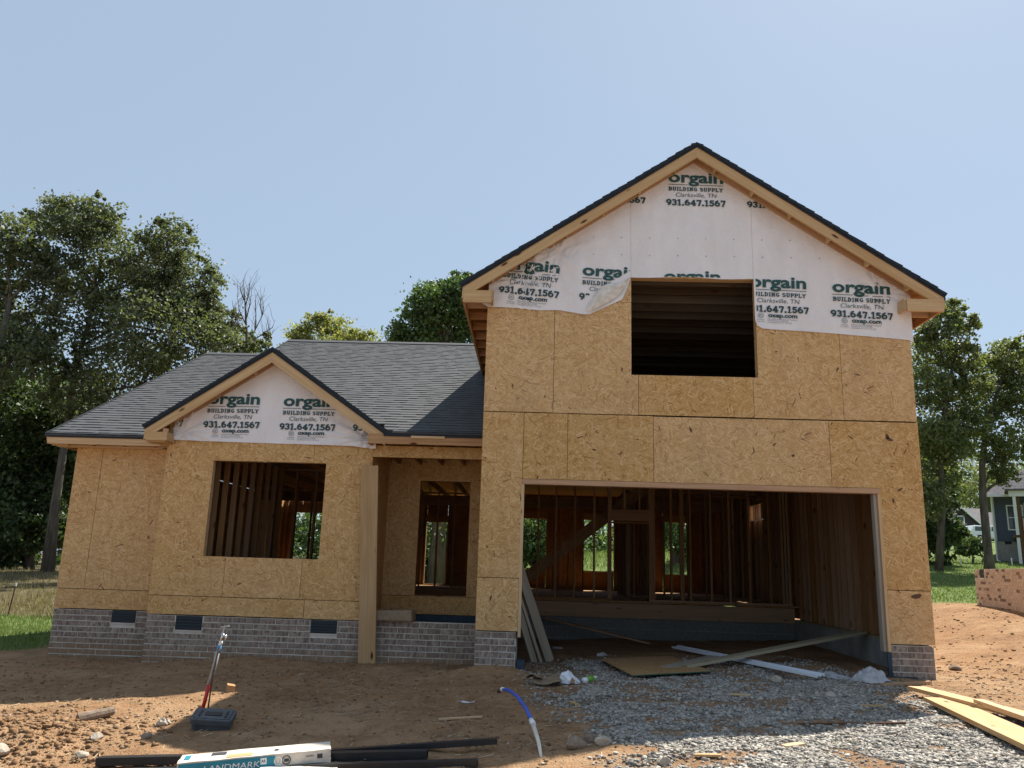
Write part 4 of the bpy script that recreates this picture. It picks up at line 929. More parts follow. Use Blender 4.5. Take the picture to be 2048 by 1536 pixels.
# black gutter lengths and the shingle packages
gzr = lambda x, y: gpt(x, y)[2]
def gutter(x0, y0, x1, y1, w, h, lift0, lift1, label):
    p0 = Vector((x0, y0, gzr(x0, y0)+lift0)); p1 = Vector((x1, y1, gzr(x1, y1)+lift1))
    L = (p1-p0).length; th = .006; mb = MB()
    pr = [(-w/2, -h/2), (w/2, -h/2), (w/2, h/2), (-w/2, h/2)]; pi = [(-w/2+th, -h/2+th), (w/2-th, -h/2+th), (w/2-th, h/2-th), (-w/2+th, h/2-th)]
    vs_ = [(x, a, b) for x in (-L/2, L/2) for ring in (pr, pi) for a, b in ring]; fs = []
    for i in range(4):
        j = (i+1) % 4; fs += [(i, j, 8+j, 8+i), (4+j, 4+i, 12+i, 12+j), (i, 4+i, 4+j, j), (8+j, 12+j, 12+i, 8+i)]
    mb.add(vs_, fs); me = bpy.data.meshes.new('downspout'); me.from_pydata(mb.v, [], mb.f); bm = bmesh.new(); bm.from_mesh(me); bmesh.ops.recalc_face_normals(bm, faces=bm.faces); bm.to_mesh(me); bm.free()
    x_ = (p1-p0).normalized(); y_ = Vector((0, 0, 1)).cross(x_).normalized(); z_ = x_.cross(y_); c = (p0+p1)/2
    o = put_mesh('downspout', me, 'black_plastic', None, Matrix(((x_.x, y_.x, z_.x, c.x), (x_.y, y_.y, z_.y, c.y), (x_.z, y_.z, z_.z, c.z), (0, 0, 0, 1))))
    return tag(o, label, 'downspout', 'black downspout lengths lying on the dirt')
gutter(-2.58, -4.50, -.02, -4.56, .085, .06, .04, .04, 'thick black downspout running behind the shingle packages')
gutter(-1.05, -4.36, .50, -4.38, .06, .042, .028, .07, 'black downspout farthest back, its end pointing at the blue pipe')
gutter(-2.95, -4.74, .38, -4.78, .07, .045, .028, .028, 'longest black downspout in front, lying lowest in the picture')
def package(p0, p1, w, h, label, prints):
    p0, p1 = Vector(p0), Vector(p1); L = (p1-p0).length; x_ = (p1-p0).normalized(); y_ = Vector((0, 0, 1)).cross(x_).normalized(); z_ = x_.cross(y_); c = (p0+p1)/2
    mw = Matrix(((x_.x, y_.x, z_.x, c.x), (x_.y, y_.y, z_.y, c.y), (x_.z, y_.z, z_.z, c.z), (0, 0, 0, 1)))
    bm = bmesh.new(); bmesh.ops.create_cube(bm, size=1)
    for v_ in bm.verts: v_.co = Vector((v_.co.x*L, v_.co.y*w, v_.co.z*h))
    bmesh.ops.subdivide_edges(bm, edges=bm.edges[:], cuts=7, use_grid_fill=True); r = random.Random(int(L*100))
    for v_ in bm.verts: v_.co += Vector((r.uniform(-1, 1)*.004, r.uniform(-.5, 1)*.003*(1 if v_.co.y > -w*.49 else .2), r.uniform(-1, 1)*.0025))
    me = bpy.data.meshes.new('shingle_package'); bm.to_mesh(me); bm.free(); o = put_mesh('shingle_package', me, 'package', None, mw); tag(o, label, 'package')
    if prints:
        def face(name, mb, mat): me2 = bpy.data.meshes.new(name); me2.from_pydata(mb.v, [], mb.f); return put_mesh(name, me2, mat, o, mw)
        yf = -w/2-.0045
        def q(mb, a, b, z0, z1, y=yf): mb.add([(a, y, z0), (b, y, z0), (b, y, z1), (a, y, z1)], [(0, 1, 2, 3)])
        m = MB(); q(m, -L*.49, L*.13, -h*.46, h*.40); face('label_band', m, 'teal')
        m = MB(); font_text(m, 'LANDMARK', -L*.33, -h*.30, L*.36, h*.62, yf-.001, .0, .15); q(m, L*.035, L*.075, -h*.15, h*.3, yf-.001); face('lettering', m, 'pack_print')
        m = MB(); font_text(m, 'AR', L*.04, -h*.02, L*.03, h*.30, yf-.002, .02); font_text(m, 'Shingles', L*.335, h*.08, L*.05, h*.16, yf-.001, .02); q(m, L*.41, L*.445, -h*.1, h*.22, yf-.001)
        for a, b in zip(*[arc(L*.205, 0, h*.3, h*.3, 0, 360, 16)]*2 and (arc(L*.205, 0, h*.3, h*.3, 0, 360, 16), arc(L*.205, 0, h*.3, h*.3, 0, 360, 16)[1:])):
            for qd in ribbon([a, b], .006): m.add([(u, yf-.001, s_) for u, s_ in qd], [(0, 1, 2, 3)])
        q(m, L*.19, L*.222, -h*.12, h*.1, yf-.0015); face('lettering', m, 'ink')
        m = MB()
        for a, b in zip(arc(L*.15, 0, h*.27, h*.27, 0, 360, 16), arc(L*.15, 0, h*.27, h*.27, 0, 360, 16)[1:]):
            for qd in ribbon([a, b], .008): m.add([(u, yf-.002, s_) for u, s_ in qd], [(0, 1, 2, 3)])
        q(m, L*.147, L*.153, -h*.15, h*.15, yf-.002); face('emblem', m, 'pack_print')
        zt = h/2+.0035
        def top(mb, a, b, y0_, y1_): mb.add([(a, y0_, zt), (b, y0_, zt), (b, y1_, zt), (a, y1_, zt)], [(0, 1, 2, 3)])
        m = MB(); top(m, -L*.47, -L*.43, -w*.2, w*.3); face('corner_print', m, 'teal')
        m = MB(); top(m, -L*.30, -L*.20, w*.05, w*.38); top(m, L*.12, L*.15, -.02, w*.1); face('torn_patch', m, 'ink')
        m = MB(); top(m, -L*.19, -L*.02, -w*.42, -w*.05); face('torn_edge', m, 'lumber')
    return o
z0 = gzr(-1.4, -4.66)
package((-1.80, -4.85, z0+.06), (-.76, -4.58, z0+.14), .26, .095, 'white shingle package with teal printed side lying across black downspouts', True)
package((-1.20, -4.86, z0+.04), (-.66, -4.74, z0+.045), .20, .075, 'torn plain shingle package half hidden under the teal printed one', False)
# blue service pipe with a white sleeve
t_ = thing('service_pipe', 'bent blue water pipe with white sleeve sticking out of the dirt', 'pipe', gpt(.85, -4.75))
zz = gzr(.8, -4.4)
MB().tube([(.47, -2.85, zz+.20), (.55, -3.15, zz+.24), (.64, -3.5, zz+.235), (.72, -3.82, zz+.19), (.775, -4.1, zz+.13)], .0155, 10).build('blue_pipe', 'blue_pipe', t_, True)
MB().tube([(.44, -2.72, zz+.165), (.475, -2.87, zz+.205)], .02, 8).build('dirty_end', 'rust', t_, True); MB().tube([(.475, -2.87, zz+.2045), (.49, -2.93, zz+.213)], .021, 8).build('white_collar', 'white_plastic', t_, True)
MB().tube([(.765, -4.06, zz+.14), (.785, -4.14, zz+.12)], .022, 10).build('coupling', 'white_plastic', t_, True); MB().tube([(.78, -4.13, zz+.123), (.825, -4.42, zz+.05), (.85, -4.70, zz-.03)], [.019, .016, .011], 10).build('white_sleeve', 'package', t_, True)
# rubbish by the garage mouth
def crumple(name, x, y, size, mat, seed, label, cat, dz=0.0, rz=0.0, sub=4, amp=.8):
    bm = bmesh.new(); bmesh.ops.create_icosphere(bm, subdivisions=sub, radius=1); r = random.Random(seed)
    pl = [(Vector((r.uniform(-1, 1), r.uniform(-1, 1), r.uniform(-.3, 1))).normalized(), r.uniform(.45, .8)) for _ in range(12)]
    for v_ in bm.verts:
        co = v_.co.copy()
        for n_, d in pl:
            k = co.dot(n_)-d
            if k > 0: co -= n_*k*(1+amp)
        v_.co = Vector((co.x*size[0], co.y*size[1], max(co.z, -.35)*size[2]))
    for v_ in bm.verts: v_.co *= 1+.10*math.sin(v_.co.x*60+seed)*math.sin(v_.co.y*47+v_.co.z*50)
    me = bpy.data.meshes.new(name); bm.to_mesh(me); bm.free()
    if mat == 'bag_white': me.polygons.foreach_set('use_smooth', [True]*len(me.polygons))
    o = put_mesh(name, me, mat, None, Matrix.Translation(gpt(x, y, size[2]*.33+dz)) @ Matrix.Rotation(rz, 4, 'Z')); return tag(o, label, cat)
bag = crumple('plastic_bag', 1.24, -1.02, (.145, .12, .115), 'bag_white', 5, 'white plastic bag crumpled beside the green bottle at garage mouth', 'plastic bag', .01)
MB().add([(1.215, -1.148, gzr(1.24, -1.1)+.055), (1.245, -1.148, gzr(1.24, -1.1)+.02), (1.275, -1.145, gzr(1.24, -1.1)+.055), (1.245, -1.142, gzr(1.24, -1.1)+.09)], [(0, 1, 2, 3)]).build('bag_emblem', 'lumber_pink', bag)
t_ = thing('bottle', 'clear bottle with green label lying right of the white bag', 'bottle', gpt(1.46, -.92)); zb_ = gzr(1.46, -.92)+.035
MB().tube([(1.38, -1.0, zb_), (1.42, -.96, zb_+.005)], .033, 10).build('body', 'white_plastic', t_, True); MB().tube([(1.4205, -.9595, zb_+.005), (1.50, -.885, zb_+.02)], .036, 10).build('label', 'green_plastic', t_, True); MB().tube([(1.50, -.885, zb_+.02), (1.53, -.855, zb_+.026), (1.55, -.838, zb_+.03)], [.034, .018, .014], 10).build('neck', 'white_plastic', t_, True)
def sheet(name, pts, th, mat, label, cat, curl=.02, seed=1):
    r = random.Random(seed); n = 7; v_ = []; f_ = []
    for i in range(n):
        for j in range(n):
            u, w_ = i/(n-1), j/(n-1); p = [(1-u)*((1-w_)*pts[0][k]+w_*pts[3][k])+u*((1-w_)*pts[1][k]+w_*pts[2][k]) for k in range(3)]
            v_.append((p[0]+r.uniform(-curl, curl)*.5, p[1]+r.uniform(-curl, curl)*.5, p[2]+curl*(math.sin(u*5+seed)+math.cos(w_*4+seed))*.7))
    for i in range(n-1):
        for j in range(n-1): f_.append((i*n+j, (i+1)*n+j, (i+1)*n+j+1, i*n+j+1))
    v_ = np.array(v_); c = v_.mean(0); o = put_mesh(name, mesh_np(name, v_-c, f_), mat, None, Matrix.Translation(c)); md = o.modifiers.new('thickness', 'SOLIDIFY'); md.thickness = th; return tag(o, label, cat)
def gq(pts, dz): return [gpt(a, b, dz) for a, b in pts]
sheet('cardboard', gq([(.78, -1.12), (1.12, -1.15), (1.10, -.72), (.80, -.80)], .06), .006, 'cardboard', 'flattened grey brown cardboard left of the white plastic bag', 'cardboard', .03, 3)
sheet('cardboard', gq([(.70, -.98), (.86, -1.05), (.92, -.80), (.72, -.78)], .085), .005, 'cardboard', 'small cardboard flap beside the blue pier footing', 'cardboard', .03, 6)
sheet('paper_scrap', gq([(-.02, -2.05), (.14, -2.03), (.16, -1.92), (.03, -1.90)], .02), .002, 'bag_white', 'white paper scrap alone on the shaded dirt', 'paper', .012, 2)
def crumpled_cloth(x0, y0, w, d, hgt, rz, seed, label):
    n = 26; v_ = []; f_ = []; ca, sa = math.cos(rz), math.sin(rz)
    for i in range(n):
        for j in range(n):
            u, q = i/(n-1)-.5, j/(n-1)-.5
            px_ = u*w+.05*(float(vnoise(np.array(u*9+seed), np.array(q*9), 5))-.5); py_ = q*d+.05*(float(vnoise(np.array(u*9), np.array(q*9+seed), 6))-.5)
            env = max(0, 1-(abs(u)*2)**2.2)*max(0, 1-(abs(q)*2)**2.2); rg = 1-abs(2*float(vnoise(np.array(u*6+seed*3), np.array(q*7-seed), 8))-1); rg2 = 1-abs(2*float(vnoise(np.array(u*15+seed), np.array(q*13), 9))-1)
            X, Y = x0+px_*ca-py_*sa, y0+px_*sa+py_*ca
            v_.append((X, Y, gpt(X, Y)[2]+.006+hgt*env*(.35+.6*rg+.22*rg2)))
    for i in range(n-1):
        for j in range(n-1): f_.append((i*n+j, (i+1)*n+j, (i+1)*n+j+1, i*n+j+1))
    v_ = np.array(v_); c = v_.mean(0); o = put_mesh('tarp', mesh_np('tarp', v_-c, f_), 'tarp_grey', None, Matrix.Translation(c)); return tag(o, label, 'tarp')
crumpled_cloth(4.98, -.42, .44, .34, .17, .5, 8, 'crumpled grey white tarp heaped against the right pier footing')
crumpled_cloth(4.72, .12, .50, .14, .07, 2.2, 18, 'thin twisted strip of grey tarp trailing behind the heaped tarp')
crumple('plastic_scrap', 1.85, 2.1, (.16, .05, .05), 'tarp_grey', 28, 'pale plastic scrap on the dirt floor behind the strand board sheet', 'plastic scrap', .0, .3)
crumple('plastic_scrap', 1.2, 3.4, (.16, .06, .04), 'tarp_grey', 29, 'pale plastic scrap deep in the garage by the leaning boards', 'plastic scrap')
# loose sheet, planks, metal strip
z1_ = [gzr(x, y) for x, y in ((2.04, -.40), (3.15, .15), (2.87, 1.75), (1.77, 1.30))]
o = MB().add([(2.04, -.40, z1_[0]+.03), (3.15, .15, z1_[1]+.045), (2.87, 1.75, z1_[2]+.035), (1.77, 1.30, z1_[3]+.05)]+[(2.04, -.40, z1_[0]+.042), (3.15, .15, z1_[1]+.057), (2.87, 1.75, z1_[2]+.047), (1.77, 1.30, z1_[3]+.062)], BOXF).build('strand_board_sheet', 'osb_flat'); tag(o, 'loose strand board sheet lying flat on the garage gravel', 'board')
flat('green_edge', (.03, .13, .09), .8)
MB().add([(2.04, -.403, z1_[0]+.031), (3.152, .147, z1_[1]+.046), (3.152, .147, z1_[1]+.0565), (2.04, -.403, z1_[0]+.0415)], [(0, 1, 2, 3)]).build('painted_edge', 'green_edge', o)
plank('plank', gpt(2.85, .55, .03), (WX-.28, 1.70, .03), .185, .038, 'treated', 'long board sloping from the gravel up onto the garage side wall')
plank('plank', gpt(2.50, .35, .025), gpt(3.45, 1.35, .045), .19, .038, 'lumber_grey', 'short flat board under the low end of the sloping board')
plank('plank', (.98, 5.05, -.10), gpt(2.87, 3.95, .03), .10, .03, 'lumber_shaded', 'thin dark board leaning against the back garage wall')
LZ = lambda x, y: gzr(x, y)
for i, (bx, by, tx, ty, tz, w_, lb) in enumerate(((.80, 1.20, .30, .62, 1.02, .10, 'narrow grey board leaning inside the left garage jamb, nearest the jamb'), (.90, 1.28, .40, .72, .90, .045, 'thin middle strip of three boards leaning inside the garage'), (1.03, 1.42, .44, .80, 1.12, .15, 'wide grey board leaning inside the garage, outermost of three'))):
    plank('leaning_board', (bx, by, LZ(bx, by)), (tx, ty, tz), w_, .03, 'lumber_grey', lb, 'board', (.55, -.8, .1))
p0, p1 = gpt(3.12, 2.9, .05), gpt(4.33, -.58, .045); d_ = (Vector(p1)-Vector(p0)); L = d_.length
mb = MB(); prof = [(-.05, .0), (-.045, .028), (-.015, .010), (.015, .030), (.05, .012), (.055, .05)]
vs_ = []; fs = []
for s_ in (-.5, .5): vs_ += [(s_*L, a, b) for a, b in prof]+[(s_*L, a, b-.003) for a, b in prof]
n_ = len(prof)
for i in range(n_-1): fs += [(i, i+1, 2*n_+i+1, 2*n_+i), (n_+i+1, n_+i, 3*n_+i, 3*n_+i+1)]
me = bpy.data.meshes.new('metal_strip'); me.from_pydata(vs_, [], fs); x_ = d_.normalized(); y_ = Vector((0, 0, 1)).cross(x_).normalized(); z_ = x_.cross(y_); c = (Vector(p0)+Vector(p1))/2
o = put_mesh('metal_strip', me, 'white_metal', None, Matrix(((x_.x, y_.x, z_.x, c.x), (x_.y, y_.y, z_.y, c.y), (x_.z, y_.z, z_.z, c.z), (0, 0, 0, 1)))); tag(o, 'long white folded metal strip lying across the garage gravel', 'metal strip')
plank('lumber_board', gpt(4.80, -2.10, .075), gpt(5.0, -5.3, .06), .19, .038, 'lumber', 'pale board at the back right of the sunlit lumber stack', 'lumber board')
plank('lumber_board', gpt(4.72, -2.75, .075), gpt(4.28, -5.6, .07), .29, .038, 'lumber', 'widest pale board lying in front on the sunlit gravel', 'lumber board')
plank('lumber_board', gpt(4.85, -3.22, .115), gpt(4.64, -5.4, .11), .089, .038, 'lumber', 'narrow stud lying on top of the wide pale board', 'lumber board')
plank('plank', gpt(4.90, -.98, .02), gpt(5.55, -.80, .025), .05, .03, 'lumber_pink', 'small wood strip at the foot of the right brick pier')
for x0, y0, x1, y1, w_, lb in ((3.10, -3.55, 3.95, -3.75, .02, 'dark thin stick on the shaded gravel'), (2.88, -2.0, 3.05, -2.12, .05, 'short tan wood chip on gravel below the metal strip'), (2.70, -4.48, 2.86, -4.42, .07, 'yellow wood offcut at the edge of the drive shadow'), (1.95, -4.85, 2.12, -4.95, .05, 'yellow splinter of wood on the sunlit front gravel'), (3.95, -2.75, 4.15, -2.85, .05, 'tan wood offcut on bare patch of the gravel drive'), (-.1, -3.1, .3, -3.05, .03, 'pale split lath on the dirt left of the blue pipe'), (1.18, -2.0, 1.26, -2.2, .03, 'small tan offcut on dirt in front of the white bag')):
    plank('wood_scrap', gpt(x0, y0, .018), gpt(x1, y1, .022), w_, .015, 'rust' if 'dark' in lb else 'lumber', lb, 'wood scrap')
o = MB().add([(-1.66, 1.02, .002), (-.99, 1.02, .005), (-.97, 1.30, .005), (-1.66, 1.32, .002), (-1.66, 1.03, .15), (-1.005, 1.03, .175), (-.985, 1.28, .175), (-1.66, 1.30, .15)], BOXF).build('insulation_batt', 'cardboard')
bv = o.modifiers.new('soft', 'BEVEL'); bv.width = .03; bv.segments = 3; tag(o, 'tan rolled bundle lying on the porch brick ledge behind the post', 'bundle')

# ------------------------------------------------------------------ loose gravel, clods, chips
def scatter(n, region, dens, smin, smax, flat_, seed, pw=2.2):
    g_ = np.random.default_rng(seed); x = g_.uniform(region[0], region[1], n*3); y = g_.uniform(region[2], region[3], n*3)
    keep = g_.uniform(0, 1, n*3) < dens(x, y); x, y = x[keep][:n], y[keep][:n]; m = len(x)
    s = smin+(smax-smin)*g_.uniform(0, 1, m)**pw
    base = np.array([(-1, -1, -1), (1, -1, -1), (1, 1, -1), (-1, 1, -1), (-1, -1, 1), (1, -1, 1), (1, 1, 1), (-1, 1, 1)], float)*.5
    v_ = base[None]*(1+g_.uniform(-.5, .25, (m, 8, 3))); v_ *= (s[:, None]*np.stack([g_.uniform(.8, 1.4, m), g_.uniform(.7, 1.1, m), g_.uniform(.5, .9, m)*flat_], 1))[:, None, :]
    q = g_.normal(size=(m, 3)); q *= .35; ax = np.concatenate([q[:, :2], g_.uniform(-3.14, 3.14, (m, 1))], 1)
    ca, sa = np.cos(ax), np.sin(ax)
    def rotz(p, c_, s_): return np.stack([p[..., 0]*c_-p[..., 1]*s_, p[..., 0]*s_+p[..., 1]*c_, p[..., 2]], -1)
    def rotx(p, c_, s_): return np.stack([p[..., 0], p[..., 1]*c_-p[..., 2]*s_, p[..., 1]*s_+p[..., 2]*c_], -1)
    v_ = rotz(rotx(v_, ca[:, :1], sa[:, :1]), ca[:, 2:], sa[:, 2:])
    v_ += np.stack([x, y, gz(x, y)+s*.18*flat_], 1)[:, None, :]
    f_ = np.array(BOXF)[None]+np.arange(m)[:, None, None]*8
    return v_.reshape(-1, 3), f_.reshape(-1, 4)
v_, f_ = scatter(72000, (.6, 5.6, -6.2, 2.2), lambda x, y: gravel_amount(x, y), .009, .034, .9, 3, 2.0)
tag(put_mesh('gravel', mesh_np('gravel', v_, f_), 'gravel'), 'blue grey crushed stone spread over the drive', kind='stuff')
v_, f_ = scatter(24000, (-6.8, 7.5, -6, 1.6), lambda x, y: (1-gravel_amount(x, y))*np.clip(fbm(x*1.7, y*1.7, 71)*1.5-.35, .05, 1)*(1-.7*sm(1, 2, y)), .005, .034, .7, 5, 5.5)
tag(put_mesh('soil_crumbs', mesh_np('soil_crumbs', v_, f_), 'clod'), 'small soil crumbs and pebbles over the bare dirt', kind='stuff')
v_, f_ = scatter(9000, (-5.6, -2.4, -5.4, -2.2), lambda x, y: np.exp(-((x+4.0)/.95)**2-((y+3.9)/1.0)**2), .006, .055, .8, 6, 6.5)
tag(put_mesh('soil_clods', mesh_np('soil_clods', v_, f_), 'clod_soil'), 'rough clods heaped in the dirt pile', kind='stuff')
v_, f_ = scatter(4000, (6.2, 16, -6, 12), lambda x, y: (1-grass_amount(x, y))*np.clip(fbm(x*1.1, y*1.1, 77)*1.8-.5, .02, 1), .010, .055, .6, 8, 4.5)
tag(put_mesh('soil_crumbs', mesh_np('soil_crumbs', v_, f_), 'clod_soil'), 'soil crumbs on the sunlit slope beside the house', kind='stuff')
def slivers(n, region, dens, l0, l1, seed):
    g_ = np.random.default_rng(seed); x = g_.uniform(region[0], region[1], n*4); y = g_.uniform(region[2], region[3], n*4); k = g_.uniform(0, 1, n*4) < dens(x, y); x, y = x[k][:n], y[k][:n]; m = len(x)
    L_ = g_.uniform(l0, l1, m); a = g_.uniform(0, 3.14, m); dx, dy = np.cos(a)*L_/2, np.sin(a)*L_/2; wx, wy = -np.sin(a)*.004, np.cos(a)*.004; z = gz(x, y)+.008; t_ = g_.uniform(-.008, .014, m)
    v_ = np.stack([np.stack([x-dx-wx, y-dy-wy, z-t_], 1), np.stack([x+dx-wx, y+dy-wy, z+t_], 1), np.stack([x+dx+wx, y+dy+wy, z+t_+.003], 1), np.stack([x-dx+wx, y-dy+wy, z-t_+.003], 1)], 1)
    return v_.reshape(-1, 3), np.arange(m*4).reshape(-1, 4)
v_, f_ = slivers(1800, (-5, 7, -5.5, 1.2), lambda x, y: np.clip(fbm(x*1.5, y*1.5, 83)*2-.7, .05, 1), .03, .13, 12)
tag(put_mesh('wood_chips', mesh_np('wood_chips', v_, f_), 'sliver'), 'straw and wood slivers strewn over the dirt', kind='stuff')

# ------------------------------------------------------------------ grass
def blades(n, region, dens, h0, h1, w_, seed, rot=None):
    g_ = np.random.default_rng(seed); x = g_.uniform(region[0], region[1], n*3); y = g_.uniform(region[2], region[3], n*3); k = g_.uniform(0, 1, n*3) < dens(x, y); x, y = x[k][:n], y[k][:n]; m = len(x)
    h = g_.uniform(h0, h1, m)*(0.7+.6*fbm(x*1.4, y*1.4, 91)); a = g_.uniform(0, 6.28, m); l = g_.uniform(.1, .7, m)*h; z = gz(x, y)-.01; b = g_.uniform(0, 6.28, m)
    wx, wy = np.cos(a)*w_, np.sin(a)*w_
    v_ = np.stack([np.stack([x-wx, y-wy, z], 1), np.stack([x+wx, y+wy, z], 1), np.stack([x+np.cos(b)*l, y+np.sin(b)*l, z+h], 1)], 1)
    return v_.reshape(-1, 3), np.arange(m*3).reshape(-1, 3)
v_, f_ = blades(26000, (-17, -6.7, 2.0, 8.9), lambda x, y: grass_amount(x, y), .04, .11, .008, 1)
tag(put_mesh('lawn_grass', mesh_np('lawn_grass', v_, f_), 'blade'), 'short green grass strip left of the house', kind='stuff')
v_, f_ = blades(52000, (8.5, 27, 7, 34), lambda x, y: grass_amount(x, y)*np.clip(1.2-(y-8)/34, .3, 1), .04, .09, .016, 2)
tag(put_mesh('lawn_grass', mesh_np('lawn_grass', v_, f_), 'blade'), 'mown green lawn rising behind the brick foundation', kind='stuff')
v_, f_ = blades(16000, (-24, -8, 8.2, 21), lambda x, y: np.clip(fbm(x*.6, y*.6, 95)*2-.5, .1, 1), .05, .22, .012, 3)
tag(put_mesh('dry_brush', mesh_np('dry_brush', v_, f_), 'blade_dry'), 'dry straw coloured brush at the edge of the woods', kind='stuff')
v_, f_ = blades(16000, (-8, 10, 15, 34), lambda x, y: np.clip(fbm(x*.5, y*.5, 99)*2-.4, .15, 1), .08, .3, .02, 4)
tag(put_mesh('weeds', mesh_np('weeds', v_, f_), 'blade'), 'weeds on the sunlit bank behind the house', kind='stuff')
